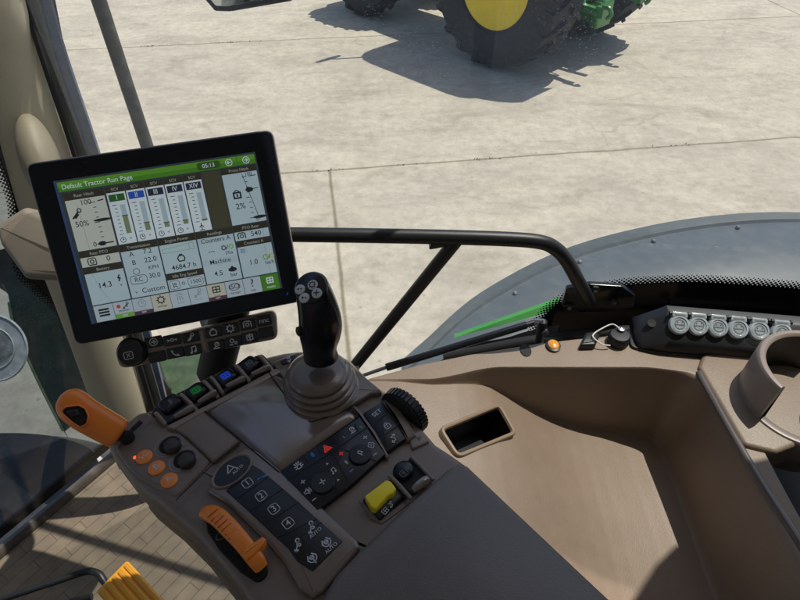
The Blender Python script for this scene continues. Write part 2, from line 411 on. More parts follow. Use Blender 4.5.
class MB:
    def __init__(s):
        s.v = []; s.f = []; s.m = []; s.mats = []

    def mi(s, name):
        if name not in s.mats:
            s.mats.append(name)
        return s.mats.index(name)

    def add(s, vs, fs, m):
        o = len(s.v); k = s.mi(m)
        s.v += [V(x) for x in vs]
        s.f += [tuple(i + o for i in f) for f in fs]
        s.m += [k] * len(fs)

    def poly(s, fr, pts, h, m):
        pts = ccw(pts)
        s.add([fr.W(u, v, h) for u, v in pts], [tuple(range(len(pts)))], m)

    def rect(s, fr, u0, v0, u1, v1, h, m):
        s.poly(fr, [(u0, v0), (u1, v0), (u1, v1), (u0, v1)], h, m)

    def levels(s, fr, pts, lv, m, top=True, bottom=True):
        pts = ccw(pts); n = len(pts); vs = []; fs = []
        for ins, h in lv:
            q = inset(pts, ins)
            vs += [fr.W(u, v, h) for u, v in q]
        for k in range(len(lv) - 1):
            for i in range(n):
                j = (i + 1) % n
                fs.append((k * n + i, k * n + j, (k + 1) * n + j, (k + 1) * n + i))
        if bottom: fs.append(tuple(range(n - 1, -1, -1)))
        if top: fs.append(tuple(range((len(lv) - 1) * n, len(lv) * n)))
        s.add(vs, fs, m)

    def slab(s, fr, pts, h0, h1, m, rc=0.0, bev=0.0, seg=4, nf=4):
        p = fillet(pts, rc, nf)
        lv = [(0, h0)]
        if bev > 0:
            for k in range(seg + 1):
                a = k / seg * pi / 2
                lv.append((bev * (1 - cos(a)), h1 - bev + bev * sin(a)))
        else:
            lv.append((0, h1))
        s.levels(fr, p, lv, m)

    def tube(s, pts, r, m, n=12, cap=True):
        pts = [V(p) for p in pts]
        rs = r if isinstance(r, (list, tuple)) else [r] * len(pts)
        vs = []; fs = []
        ref = None
        for i, p in enumerate(pts):
            t = (pts[min(i + 1, len(pts) - 1)] - pts[max(i - 1, 0)]).normalized()
            if ref is None:
                ref = V((0, 0, 1)) if abs(t.z) < .9 else V((1, 0, 0))
            ref = (ref - t * ref.dot(t)).normalized()
            b = t.cross(ref)
            for k in range(n):
                a = 2 * pi * k / n
                vs.append(p + (ref * cos(a) + b * sin(a)) * rs[i])
        for i in range(len(pts) - 1):
            for k in range(n):
                j = (k + 1) % n
                fs.append((i * n + k, i * n + j, (i + 1) * n + j, (i + 1) * n + k))
        if cap:
            fs.append(tuple(range(n - 1, -1, -1))); fs.append(tuple(range((len(pts) - 1) * n, len(pts) * n)))
        s.add(vs, fs, m)

    def tubeK(s, pts, r, m, n=12, cap=True):
        s.tube(pts, [q * K for q in r] if isinstance(r, (list, tuple)) else r * K, m, n, cap)

    def lathe(s, fr, u, v, prof, m, n=28, su=1.0, sv=1.0, a0=0, a1=2 * pi):
        """prof = [(radius, h)] around the frame normal"""
        full = abs(a1 - a0 - 2 * pi) < 1e-6
        cnt = n if full else n + 1
        vs = []; fs = []
        for r, h in prof:
            for k in range(cnt):
                a = a0 + (a1 - a0) * k / n
                vs.append(fr.W(u + r * cos(a) * su, v + r * sin(a) * sv, h))
        for i in range(len(prof) - 1):
            for k in range(n):
                j = (k + 1) % cnt
                fs.append((i * cnt + k, i * cnt + j, (i + 1) * cnt + j, (i + 1) * cnt + k))
        if full:
            if prof[0][0] > 1e-6: fs.append(tuple(range(n - 1, -1, -1)))
            if prof[-1][0] > 1e-6: fs.append(tuple(range((len(prof) - 1) * n, len(prof) * n)))
        s.add(vs, fs, m)

    def grid(s, rows, m, flip=False):
        n = len(rows[0]); vs = [p for r in rows for p in r]; fs = []
        for i in range(len(rows) - 1):
            for k in range(n - 1):
                q = (i * n + k, i * n + k + 1, (i + 1) * n + k + 1, (i + 1) * n + k)
                fs.append(q[::-1] if flip else q)
        s.add(vs, fs, m)

    def box(s, c, X, Y, Z, m):
        c = V(c); vs = [c + X * a + Y * b + Z * d for a in (-1, 1) for b in (-1, 1) for d in (-1, 1)]
        s.add(vs, [(0, 1, 3, 2), (4, 6, 7, 5), (0, 4, 5, 1), (2, 3, 7, 6), (0, 2, 6, 4), (1, 5, 7, 3)], m)

    def text(s, fr, t, u, v, size, m, h, rot=0.0, sx=1.0):
        vs, fs = text_geo(t); c, q = cos(rot), sin(rot)
        s.add([fr.W(u + (x * sx * c - y * q) * size, v + (x * sx * q + y * c) * size, h) for x, y in vs], fs, m)

    def stroke(s, fr, pts, w, m, h, closed=False):
        pts = [V(p[:2]) for p in pts]
        if closed: pts = pts + [pts[0]]
        for a, b in zip(pts[:-1], pts[1:]):
            d = b - a
            if d.length < 1e-9: continue
            d.normalize(); n = V((-d.y, d.x)) * (w / 2); e = d * (w * .3)
            s.add([fr.W(*(a - e + n), h), fr.W(*(a - e - n), h), fr.W(*(b + e - n), h), fr.W(*(b + e + n), h)], [(0, 1, 2, 3)], m)

    def ring(s, fr, u, v, r, w, m, h, n=22, su=1, sv=1, a0=0, a1=2 * pi, rot=0):
        vs = []; fs = []
        for k in range(n + 1):
            a = a0 + (a1 - a0) * k / n
            for q in (r - w / 2, r + w / 2):
                x, y = q * cos(a) * su, q * sin(a) * sv
                vs.append(fr.W(u + x * cos(rot) - y * sin(rot), v + x * sin(rot) + y * cos(rot), h))
        for k in range(n):
            fs.append((2 * k, 2 * k + 1, 2 * k + 3, 2 * k + 2))
        s.add(vs, fs, m)

    def disk(s, fr, u, v, r, m, h, n=24, su=1, sv=1, rot=0):
        s.add([fr.W(u + (r * cos(a) * su) * cos(rot) - (r * sin(a) * sv) * sin(rot), v + r * cos(a) * su * sin(rot) + r * sin(a) * sv * cos(rot), h) for a in [2 * pi * k / n for k in range(n)]], [tuple(range(n))], m)

    def build(s, name, parent=None, label=None, cat=None, group=None, kind=None, loc=None, sharp=38):
        me = bpy.data.meshes.new(name)
        if parent is not None and loc is None:
            base = V(parent['_org']) if '_org' in parent else V((0, 0, 0))
        else:
            base = V(loc) if loc is not None else V((0, 0, 0))
        me.from_pydata([tuple(p - base) for p in s.v], [], s.f)
        for n in s.mats:
            me.materials.append(MATS[n])
        me.polygons.foreach_set('material_index', s.m)
        me.polygons.foreach_set('use_smooth', [True] * len(me.polygons))
        me.update()
        me.set_sharp_from_angle(angle=radians(sharp))
        o = bpy.data.objects.new(name, me); COL.objects.link(o)
        if parent is not None:
            o.parent = parent
            ORG[o.name] = base
            o['_org'] = tuple(base)
        else:
            o.location = base
            o['_org'] = tuple(base)
        tag(o, label, cat, group, kind)
        return o


ORG = {}


def tag(o, label=None, cat=None, group=None, kind=None):
    if label: o['label'] = label
    if cat: o['category'] = cat
    if group: o['group'] = group
    if kind: o['kind'] = kind
    return o


def thing(name, label, cat, loc, group=None):
    o = bpy.data.objects.new(name, None); COL.objects.link(o)
    o.empty_display_size = .05
    o.location = V(loc); o['_org'] = tuple(loc)
    return tag(o, label, cat, group)


# little pictograms, strokes in a unit box
ICONS = {
    'gear': [('ring', 0, 0, .34, .12)] + [('ln', [(.38 * cos(a), .38 * sin(a)), (.5 * cos(a), .5 * sin(a))]) for a in [k * pi / 4 for k in range(8)]],
    'clock': [('ring', 0, 0, .42, .10), ('ln', [(0, .26), (0, 0), (.18, .05)])],
    'plus': [('ln', [(-.4, 0), (.4, 0)]), ('ln', [(0, -.4), (0, .4)])],
    'minus': [('ln', [(-.4, 0), (.4, 0)])],
    'x': [('ln', [(-.35, -.35), (.35, .35)]), ('ln', [(-.35, .35), (.35, -.35)])],
    'beacon': [('ln', [(-.22, -.35), (-.22, .1), (.22, .1), (.22, -.35), (-.22, -.35)]), ('ln', [(-.45, .1), (-.32, .05)]), ('ln', [(.45, .1), (.32, .05)]), ('ln', [(-.28, .45), (-.18, .25)]), ('ln', [(.28, .45), (.18, .25)]), ('ln', [(0, .48), (0, .25)]), ('ln', [(-.45, -.2), (-.32, -.2)]), ('ln', [(.45, -.2), (.32, -.2)])],
    'lamp': [('ln', [(-.15, -.4), (-.15, .3), (.15, .4), (.15, -.4), (-.15, -.4)]), ('ln', [(-.05, 0), (.05, 0)])],
    'tri': [('ln', [(-.45, -.35), (.45, -.35), (0, .42), (-.45, -.35)]), ('ln', [(-.18, -.2), (.18, -.2), (0, .12), (-.18, -.2)])],
    'wiper': [('ring', .08, .12, .25, .1), ('ln', [(-.4, -.35), (.3, -.35)]), ('ln', [(-.3, -.35), (-.05, -.05)]), ('ln', [(.05, .12), (.2, .2)])],
    'note': [('disk', -.22, -.3, .14), ('disk', .25, -.2, .14), ('ln', [(-.1, -.3), (-.1, .35), (.37, .45), (.37, -.2)])],
    'speaker': [('ln', [(-.4, -.15), (-.4, .15), (-.2, .15), (.05, .4), (.05, -.4), (-.2, -.15), (-.4, -.15)]), ('ln', [(.18, -.2), (.24, 0), (.18, .2)]), ('ln', [(.34, -.32), (.42, 0), (.34, .32)])],
    'fan': [('ring', 0, .24, .17, .09), ('ring', 0, -.24, .17, .09), ('ring', .24, 0, .17, .09), ('ring', -.24, 0, .17, .09)],
    'lock': [('ln', [(-.32, -.42), (.32, -.42), (.32, .1), (-.32, .1), (-.32, -.42)]), ('arc', 0, .1, .22, .1, 0, pi), ('ln', [(0, -.25), (0, -.08)])],
    'arrows': [('ln', [(-.42, -.3), (.1, -.3), (.1, .0), (-.2, .3), (.42, .3)]), ('ln', [(.22, .48), (.44, .3), (.22, .12)]), ('ln', [(-.25, -.12), (-.45, -.3), (-.25, -.48)])],
    'up': [('fill', [(-.35, -.25), (.35, -.25), (0, .35)])],
    'arrowc': [('ring', 0, 0, .44, .1), ('ln', [(-.22, 0), (.22, 0)]), ('ln', [(.02, .2), (.22, 0), (.02, -.2)])],
    'wrench': [('ln', [(-.4, -.4), (.15, .15)]), ('ring', .25, .25, .17, .1), ('ln', [(-.2, -.4), (.1, -.1)])],
    'horn': [('ring', 0, 0, .16, .1), ('ln', [(-.5, 0), (-.16, 0)]), ('ln', [(.16, 0), (.5, 0)]), ('ln', [(-.5, .1), (-.5, -.1)]), ('ln', [(.5, .1), (.5, -.1)])],
    'phone': [('ln', [(-.42, .35), (-.3, 0), (0, -.3), (.4, -.4)]), ('ln', [(-.42, .35), (-.25, .2)]), ('ln', [(.4, -.4), (.22, -.22)])],
    'engine': [('ln', [(-.3, -.35), (.3, -.35), (.42, 0), (.25, .3), (-.25, .3), (-.42, 0), (-.3, -.35)]), ('ln', [(-.15, .45), (.15, .45)])],
    'pto': [('ln', [(-.45, -.3), (-.45, .25), (-.28, .4), (.28, .4), (.45, .25), (.45, -.3)]), ('ring', 0, -.02, .2, .12)],
    'ph': [('ln', [(-.35, -.3), (.35, -.3), (.35, .3), (-.35, .3), (-.35, -.3)]), ('ln', [(0, -.4), (0, .45)]), ('ln', [(-.15, .1), (.15, .1)])],
    'gears2': [('ring', -.15, .12, .22, .1), ('ring', .28, -.2, .14, .1), ('ln', [(-.45, -.35), (-.1, -.35)])],
    'hitch': [('ln', [(-.45, -.45), (-.1, -.1), (.1, .15), (.4, .2)]), ('ring', .25, .3, .17, .1), ('ring', .12, -.12, .12, .1), ('ln', [(-.45, -.45), (-.42, -.2)]), ('ln', [(-.45, -.45), (-.2, -.42)])],
    'axle': [('arc', 0, .05, .38, .1, pi, 2 * pi), ('ring', 0, .1, .16, .12), ('ln', [(-.42, .05), (-.2, .4)]), ('ln', [(.42, .05), (.2, .4)]), ('ln', [(0, .3), (0, -.5)])],
    'box': [('ln', [(-.4, -.35), (.4, -.35), (.4, .35), (-.4, .35), (-.4, -.35)]), ('ln', [(-.4, 0), (.4, 0)]), ('ln', [(0, -.35), (0, .35)])],
    'seat': [('ln', [(-.3, .4), (-.2, -.2), (.3, -.2)]), ('ln', [(-.2, -.2), (-.2, -.45)]), ('ln', [(.3, -.2), (.3, -.45)]), ('ring', .1, .15, .14, .1)],
    'lines': [('ln', [(-.45, .3), (.45, .3)]), ('ln', [(-.45, 0), (.45, 0)]), ('ln', [(-.45, -.3), (.45, -.3)])],
    'spray': [('ln', [(-.4, .2), (0, .35), (.4, .2)]), ('ln', [(-.2, 0), (-.3, -.4)]), ('ln', [(0, .05), (0, -.45)]), ('ln', [(.2, 0), (.3, -.4)])],
    'bolt': [('ln', [(.1, .45), (-.15, 0), (.15, 0), (-.1, -.45)])],
    'paddle': [('ln', [(-.05, -.4), (.05, -.4), (.12, .35), (-.12, .35), (-.05, -.4)])],
    'tool': [('ln', [(-.25, -.45), (-.3, .1), (0, .45), (.3, .1), (.25, -.45)]), ('ln', [(-.3, .1), (.3, .1)])],
    'tree': [('ln', [(0, -.5), (0, .5)]), ('ln', [(-.3, -.1), (0, .2), (.3, -.1)]), ('ln', [(-.35, -.5), (.35, -.5)])],
}


def icon(mb, fr, name, u, v, size, m, h, rot=0.0, lw=.11):
    c, q = cos(rot), sin(rot)

    def T(x, y):
        return (u + (x * c - y * q) * size, v + (x * q + y * c) * size)
    for it in ICONS[name]:
        if it[0] == 'ln':
            mb.stroke(fr, [T(*p) for p in it[1]], lw * size, m, h)
        elif it[0] == 'ring':
            mb.ring(fr, *T(it[1], it[2]), it[3] * size, it[4] * size, m, h, n=16)
        elif it[0] == 'arc':
            mb.ring(fr, *T(it[1], it[2]), it[3] * size, it[4] * size, m, h, n=12, a0=it[5] + rot, a1=it[6] + rot)
        elif it[0] == 'disk':
            mb.disk(fr, *T(it[1], it[2]), it[3] * size, m, h, n=12)
        elif it[0] == 'fill':
            mb.poly(fr, [T(*p) for p in it[1]], h, m)


def rbox(mb, fr, u, v, w, hgt, lw, m, h, r=.25, rot=0):
    p = fillet([(-w / 2, -hgt / 2), (w / 2, -hgt / 2), (w / 2, hgt / 2), (-w / 2, hgt / 2)], r * min(w, hgt), 3)
    c, q = cos(rot), sin(rot)
    mb.stroke(fr, [(u + x * c - y * q, v + x * q + y * c) for x, y in p], lw, m, h, closed=True)


SUN_E = 5.0
SKY_E = 0.14
# ================================================================== the yard
g = MB()
G0 = Frame((0, 0, 0), (1, 0, 0), (0, 1, 0))
g.rect(G0, -400, -400, 400, 400, 0, 'concrete')
g.build('ground', kind='structure')
# weeds growing in the joints
gw = MB()
J0 = V((-.66, 4.887, 0)); JD = V((cos(radians(8)), sin(radians(8)), 0)); JN = V((-JD.y, JD.x, 0))
for (s, row, spread, n) in [(-2.3, 1, .10, 16), (-2.05, 1, .2, 10), (-1.2, 1, .12, 22), (-.9, 1, .25, 10), (2.9, 1, .3, 14), (1.5, 0, .10, 14), (.7, 0, .3, 8), (3.4, 0, .25, 10), (-.1, 0, .1, 6)]:
    for k in range(n):
        p = J0 + JD * (s + random.gauss(0, spread)) + JN * (3.75 * row + random.gauss(0, .008))
        a = random.uniform(0, 2 * pi); w = V((cos(a), sin(a), 0)) * random.uniform(.004, .009); t = V((random.gauss(0, .02), random.gauss(0, .012), random.uniform(.006, .022)))
        gw.add([p - w, p + w, p + t], [(0, 1, 2)], 'grass')
gw.build('weeds', kind='stuff')

# ------------------------------------------------------------------ parked tractor
HD = radians(134)
TH = V((cos(HD), sin(HD), 0)); TL = V((-sin(HD), cos(HD), 0)); ZU = V((0, 0, 1))
AX = V((1.89, 8.26, 0))


def tp(f, l, z):
    return AX + TH * f + TL * l + ZU * z


tr = thing('parked_tractor', 'green tractor with yellow wheel rims parked on the concrete yard outside', 'tractor', tuple(AX))


def tyre_wheel(center, R, W, rimR, nl, name, side):
    fr = Frame(center, TH, ZU)           # normal = TH x Z  (towards the right side of the tractor)
    s = -side                            # outer face direction along the normal
    w = thing(name, None, None, (0, 0, 0)); del w['_org']
    w.parent = tr; w['_org'] = tuple(AX)
    t = MB()
    hw = W / 2
    prof = [(rimR, -hw * .72), (rimR + .03, -hw * .86), (rimR + (R - rimR) * .45, -hw * 1.02), (R - .09, -hw * .93), (R - .05, -hw * .8), (R - .045, 0), (R - .05, hw * .8), (R - .09, hw * .93), (rimR + (R - rimR) * .45, hw * 1.02), (rimR + .03, hw * .86), (rimR, hw * .72)]
    t.lathe(fr, 0, 0, prof, 'tyre', n=56)
    for k in range(nl):
        for sd in (-1, 1):
            a = 2 * pi * (k + (.5 if sd > 0 else 0)) / nl
            vs = []
            for q, (aa, hh, tk) in enumerate([(0, 0.02 * sd, .05), (.55 * pi / nl * 1.2, sd * hw * .55, .052), (1.0 * pi / nl * 1.2, sd * hw * .98, .06)]):
                ang = a + aa
                dw = .042 / R
                rr = R if q < 2 else R - .035
                rb = R - .07 if q < 2 else R - .16
                for (dr, da) in ((rb, -dw), (rr, -dw * .7), (rr, dw * .7), (rb, dw)):
                    vs.append(fr.W(dr * cos(ang + da), dr * sin(ang + da), hh))
            fs = []
            for i in range(2):
                for j in range(4):
                    jj = (j + 1) % 4
                    fs.append((i * 4 + j, i * 4 + jj, (i + 1) * 4 + jj, (i + 1) * 4 + j))
            fs += [(0, 1, 2, 3), (8, 11, 10, 9)]
            t.add(vs, fs, 'tyre')
    t.build('tyre', w)
    r = MB()
    rp = [(rimR + .025, hw * .74), (rimR + .02, hw * .68), (rimR - .03, hw * .60), (rimR - .06, hw * .30), (rimR - .16, hw * .22), (rimR * .45, hw * .30), (rimR * .28, hw * .34), (rimR * .27, hw * .50), (0, hw * .52)]
    r.lathe(fr, 0, 0, [(a, b * s) for a, b in rp], 'rim_yellow', n=48)
    for k in range(8):
        a = 2 * pi * k / 8
        r.lathe(Frame(fr.W(rimR * .36 * cos(a), rimR * .36 * sin(a), hw * .3 * s), fr.X, fr.Y), 0, 0, [(.022, 0), (.022, .04 * s), (0, .042 * s)], 'steel', n=6)
    for k in range(16):
        a = 2 * pi * k / 16
        r.lathe(Frame(fr.W((rimR - .09) * cos(a), (rimR - .09) * sin(a), hw * .26 * s), fr.X, fr.Y), 0, 0, [(.016, -.01), (.016, .02 * s), (0, .022 * s)], 'steel', n=6)
    r.ring(fr, 0, 0, rimR + .028, .012, 'void', hw * .755 * s, n=60)
    r.build('rim', w)
    return w


tyre_wheel(tp(0, .85, .96), .96, .66, .50, 20, 'rear_wheel', 1)
tyre_wheel(tp(0, -.95, .96), .96, .66, .50, 20, 'rear_wheel', -1)
tyre_wheel(tp(2.75, .66, .70), .70, .50, .36, 18, 'front_wheel', 1)
tyre_wheel(tp(2.75, -.80, .70), .70, .50, .36, 18, 'front_wheel', -1)


def tbox(mb, f0, f1, l0, l1, z0, z1, m, bev=.03):
    fr = Frame(tp(0, 0, 0), TH, TL)
    mb.slab(fr, [(f0, l0), (f1, l0), (f1, l1), (f0, l1)], z0, z1, m, bev, bev * .8, 3)


b = MB(); tbox(b, -.45, 3.2, -.28, .28, .55, 1.15, 'black'); tbox(b, -.3, .35, -.55, .55, .7, 1.2, 'black')
b.tube([tp(0, -.9, .96), tp(0, .9, .96)], .13, 'black'); b.tube([tp(2.75, -.7, .7), tp(2.75, .7, .7)], .1, 'black'); b.build('chassis', tr)
b = MB()
rows = []
for f, w, z0, z1 in [(1.0, .42, 1.05, 1.95), (1.8, .41, 1.05, 1.90), (2.8, .38, 1.02, 1.78), (3.35, .34, .95, 1.6), (3.5, .28, .95, 1.4)]:
    rows.append([tp(f, -w, z0), tp(f, -w, z1 - .15), tp(f, -w * .7, z1), tp(f, 0, z1 + .03), tp(f, w * .7, z1), tp(f, w, z1 - .15), tp(f, w, z0)])
b.grid(rows, 'green'); b.add(rows[-1], [tuple(range(7))], 'green'); b.build('hood', tr)
b = MB()
for sd in (1, -1):
    rows = []
    for k in range(13):
        a = radians(20 + 150 * k / 12)
        R1 = 1.06
        rows.append([tp(R1 * cos(a), sd * .52, .98 + R1 * sin(a)), tp(R1 * cos(a), sd * .8, 1.0 + R1 * sin(a)), tp(R1 * cos(a), sd * 1.12, .98 + R1 * sin(a))])
    b.grid(rows, 'green')
b.build('fender', tr)
b = MB()
tbox(b, -.75, 1.35, -.84, .84, 2.80, 3.0, 'green', .38); b.build('cab_roof', tr)
b = MB()
for f, l in [(-.5, .72), (-.5, -.72), (.45, .8), (.45, -.8), (1.1, .62), (1.1, -.62)]:
    b.tube([tp(f, l, 1.2), tp(f * .95, l * .97, 2.82)], .045, 'black', 8)
tbox(b, -.5, 1.1, -.62, .62, 1.0, 1.3, 'black'); b.build('cab_frame', tr)
b = MB()
b.rect(Frame(tp(-.5, 0, 2.05), TL, ZU), -.68, -.72, .68, .74, 0, 'glass_front')
for sd in (1, -1):
    b.rect(Frame(tp(.3, .74 * sd, 2.05), TH, ZU), -.76, -.72, .76, .74, 0, 'glass_front')
b.build('cab_glass', tr)
b = MB()
b.tube([tp(1.1, .7, 2.5), tp(1.45, 1.2, 2.55)], .02, 'black', 8); b.box(tp(1.5, 1.3, 2.4), TH * .03, TL * .11, ZU * .2, 'black'); b.build('side_mirror', tr)
b = MB(); b.tube([tp(1.15, -.55, 1.6), tp(1.15, -.55, 2.9)], .05, 'black'); b.build('exhaust_pipe', tr)
# hitch: lower arms, lift rods, top link, hooks
for sd in (1, -1):
    b = MB()
    b.tube(catmull([tp(-.35, .36 * sd, .72), tp(-.75, .41 * sd, .74), tp(-1.05, .44 * sd, .74)], 5), .05, 'green', 8)
    b.box(tp(-1.06, .44 * sd, .74), TH * .05, TL * .035, ZU * .06, 'green')
    b.tube(catmull([tp(-1.08, .44 * sd, .80), tp(-1.16, .44 * sd, .80), tp(-1.20, .44 * sd, .74), tp(-1.16, .44 * sd, .69)], 5), .026, 'green', 8)
    b.build('hitch_arm', tr)
    b = MB(); b.tube([tp(-.80, .42 * sd, .76), tp(-.62, .34 * sd, 1.22)], .035, 'green', 8); b.tube([tp(-.80, .41 * sd, .7), tp(-.7, .37 * sd, 1.0)], .05, 'steel', 10); b.build('lift_rod', tr)
b = MB()
tbox(b, -.72, -.35, -.30, .30, .75, 1.25, 'green', .03); tbox(b, -.85, -.5, -.09, .09, .50, .68, 'green', .02)
tbox(b, -.9, -.8, -.16, .16, .46, .76, 'green', .02)
for q in (-.24, -.14, .16, .26):
    b.tube(catmull([tp(-.5, q, 1.3), tp(-.78, q * 1.3, 1.18), tp(-.85, q * 1.5, .95), tp(-.7, q * 1.8, .8)], 5), .014, 'black', 6)
for q in (-.33, .33):
    tbox(b, -.7, -.45, q - .05, q + .05, .6, .95, 'green', .01)
b.tube([tp(-.62, -.45, 1.22), tp(-.62, .45, 1.22)], .06, 'green', 10)
b.tube([tp(-.6, 0, 1.05), tp(-1.1, 0, .95)], .04, 'steel', 10)
for q in (-.2, -.08, .08, .2):
    b.lathe(Frame(tp(-.73, q, 1.1), TL, ZU), 0, 0, [(.03, 0), (.03, .06), (.0, .065)], 'black', n=10)
b.build('rear_hitch', tr)

# ================================================================== this tractor, outside the cab
# rear mudguard seen through the side window
f = thing('rear_mudguard', 'dark grey rubber rear mudguard with small bolts, curving behind the side window', 'mudguard', tuple(PD(700, 300, 1.1)))
edge = [(404, 356, 1.04), (425, 338, 1.10), (480, 291, 1.20), (560, 249, 1.29), (640, 226, 1.34), (720, 213.5, 1.37), (800, 211, 1.38), (900, 220, 1.37), (1040, 262, 1.33)]
E3 = catmull([PD(*e) for e in edge], 8)
rows = []
for k, (off, dz) in enumerate([(.012, -.06), (.004, -.03), (0, -.008), (-.006, 0), (-.05, .012), (-.06, .017), (-.066, .012), (-.14, .022), (-.26, .02), (-.36, -.02)]):
    rows.append([p + V((-.12 * off * -1, off, dz)) for p in E3])
b = MB(); b.grid(rows, 'fender'); b.build('rubber_flare', f)
for (x, y) in [(515, 278), (580, 255.5), (656, 240), (735, 233.5)]:
    # bolts sit on the raised rib
    best = min((p + V((0, -.082, .018)) for p in E3), key=lambda p: abs(((p - CAM).dot(RT) / (p - CAM).dot(FW)) * FPX + 400 - x))
    b = MB(); b.lathe(Frame(best, (1, 0, 0), (0, 1, 0)), 0, 0, [(.0048, -.008), (.0048, .0015), (.003, .003), (0, .003)], 'steel', n=12); b.build('bolt', f)
# painted panel below the flare
b = MB()
pp = [(455, 338, .98), (474, 330.5, .98), (500, 321.5, .97), (530, 311, .97), (560, 300, .97)]
r0 = catmull([PD(x, y, d) for x, y, d in pp], 5)
b.grid([[p + V((0, .01, -.002)) for p in r0], r0, [p + V((.0, -.009 * i / len(r0), -.012 * i / len(r0))) for i, p in enumerate(r0)], [p + V((.0, .01, -.04 * i / len(r0))) for i, p in enumerate(r0)]], 'green_bright'); b.build('painted_panel', f)

# panel of our own tractor seen through the front window
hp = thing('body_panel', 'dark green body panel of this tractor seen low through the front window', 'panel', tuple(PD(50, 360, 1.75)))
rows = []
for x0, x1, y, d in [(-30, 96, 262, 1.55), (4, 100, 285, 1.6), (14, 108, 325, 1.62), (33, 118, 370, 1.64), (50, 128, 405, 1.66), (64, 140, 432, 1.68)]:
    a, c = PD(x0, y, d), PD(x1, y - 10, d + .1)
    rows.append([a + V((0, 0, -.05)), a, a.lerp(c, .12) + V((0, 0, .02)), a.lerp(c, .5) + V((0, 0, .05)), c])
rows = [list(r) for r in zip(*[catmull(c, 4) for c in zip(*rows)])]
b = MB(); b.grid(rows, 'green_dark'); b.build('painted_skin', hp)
b = MB(); b.tube([p + V((0, 0, .006)) for p in [r[1] for r in rows][6:]], .0035, 'green_soft', 6); b.build('edge_highlight', hp)  # lighter tube painting in the highlight along the panel edge

b = MB()
gp = [(132, 340), (196, 335), (206, 380), (196, 440), (150, 470), (134, 420)]
gq = [PD(x, y, 1.75) for x, y in gp]
b.add(gq, [tuple(range(6))], 'green_soft'); b.build('step_panel', hp)

mg = thing('front_shade_panel', 'dark panel standing for shade low outside the front window at the left edge', 'mudguard', tuple(PD(20, 520, 1.75)))  # dark sheet added where only this tractor's own shadow falls
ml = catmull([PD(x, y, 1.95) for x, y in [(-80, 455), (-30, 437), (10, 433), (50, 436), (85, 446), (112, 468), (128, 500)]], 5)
b = MB(); b.grid([[p + V((.02, .06, -.10)) for p in ml], ml, [p + V((.01, -.02, -.008)) for p in ml], [p + V((.02, -.32, -.06)) for p in ml], [p + V((.03, -.75, -.16)) for p in ml]], 'shade_blue'); b.build('curved_skin', mg)

wl = thing('work_lamp', 'round clear work lamp outside the front window at the left edge', 'lamp', tuple(PD(-6, 348, 1.5)))
dn = (CAM - PD(-6, 348, 1.5)).normalized()
LF = Frame(PD(-6, 348, 1.5), V((1, 0, 0)), V((0, .6, .8)))
b = MB(); b.lathe(LF, 0, 0, [(.086, -.004), (.089, 0), (.086, .004), (.083, 0)], 'lamp_lens', n=40); b.build('housing', wl)
b = MB(); b.lathe(LF, 0, 0, [(.084, .0), (.05, .002), (0, .003)], 'lamp_lens', n=40); b.lathe(LF, 0, 0, [(.052, .003), (.054, .005), (.056, .003)], 'lamp_lens', n=40); b.build('lens', wl)

# tall bar outside and mirror
b = MB()
q0, q1 = PD(79, -60, .78), PD(215, 352, 1.33)
b.tube([q0, q1], .0105, 'bar_black', 12)
b.build('upright_bar', label='black textured upright bar outside the window behind the monitor', cat='bar', loc=tuple(q1))
em = thing('exterior_mirror', 'black framed outside mirror cut off by the top edge', 'mirror', tuple(PD(248, 0, 1.7)))
MF = Frame(PD(246, -40, 1.7), V((1, 0, .0)), V((0, .25, 1)))
pl = MF.uvs([(200, -6), (214.5, 11), (229, 11.5), (290, 1), (300, -90), (206, -90)])
b = MB(); b.slab(MF, pl, -.05, .0, 'black_soft', .012, .006, 3); b.build('housing', em)
b = MB(); b.slab(MF, inset(ccw(pl), .014), .0, .003, 'mirror_face', .01, .001, 2); b.build('mirror_glass', em)
# ================================================================== the cab shell
FZ = 1.60
fl = MB(); FF = Frame((0, 0, FZ), (1, 0, 0), (0, 1, 0))
fb0, fb1 = PZ(137, 440, FZ), PZ(-12, 566, FZ)
dirw = (fb1 - fb0).normalized()
fbA = fb0 - dirw * .22; fbB = fb1 + dirw * 1.2
fl.add([fbA, fbB, V((-.6, -1.2, FZ)), V((1.0, -1.2, FZ)), V((1.0, .2, FZ)), V((.55, .62, FZ)), V((.0, .78, FZ)), V((-.3, .86, FZ))], [tuple(range(8))], 'floor_mat')
fl.build('floor', kind='structure')
# sill at the floor edge under the front window
nw = V((-dirw.y, dirw.x, 0));
if nw.dot(V((0, 0, 0)) - fb0) < 0: nw = -nw
si = MB()
prof = [(.009, .002), (.008, .008), (.005, .014), (.001, .018), (-.008, .018), (-.012, .01), (-.012, -.12)]
rows = [[fbA + dirw * 0 + nw * a + ZU * c for a, c in prof], [fbB + nw * a + ZU * c for a, c in prof]]
si.grid(rows, 'sill_brown'); si.build('floor_sill', label='brown raised sill between the floor mat and the front window', cat='sill', loc=tuple(fb1))
# underbody
ub = MB(); ub.slab(FF, [(-.85, -1.2), (1.1, -1.2), (1.1, .1), (.45, .60), (-.3, .84), (-.55, .72)], -.18, -.02, 'black', .03, .02)
for c in [(-1.0, -1.0), (.9, -1.0)]:
    pass
ub.build('cab_underbody', label='dark underbody below the cab floor', cat='underbody', loc=(0, -.2, FZ - .18))
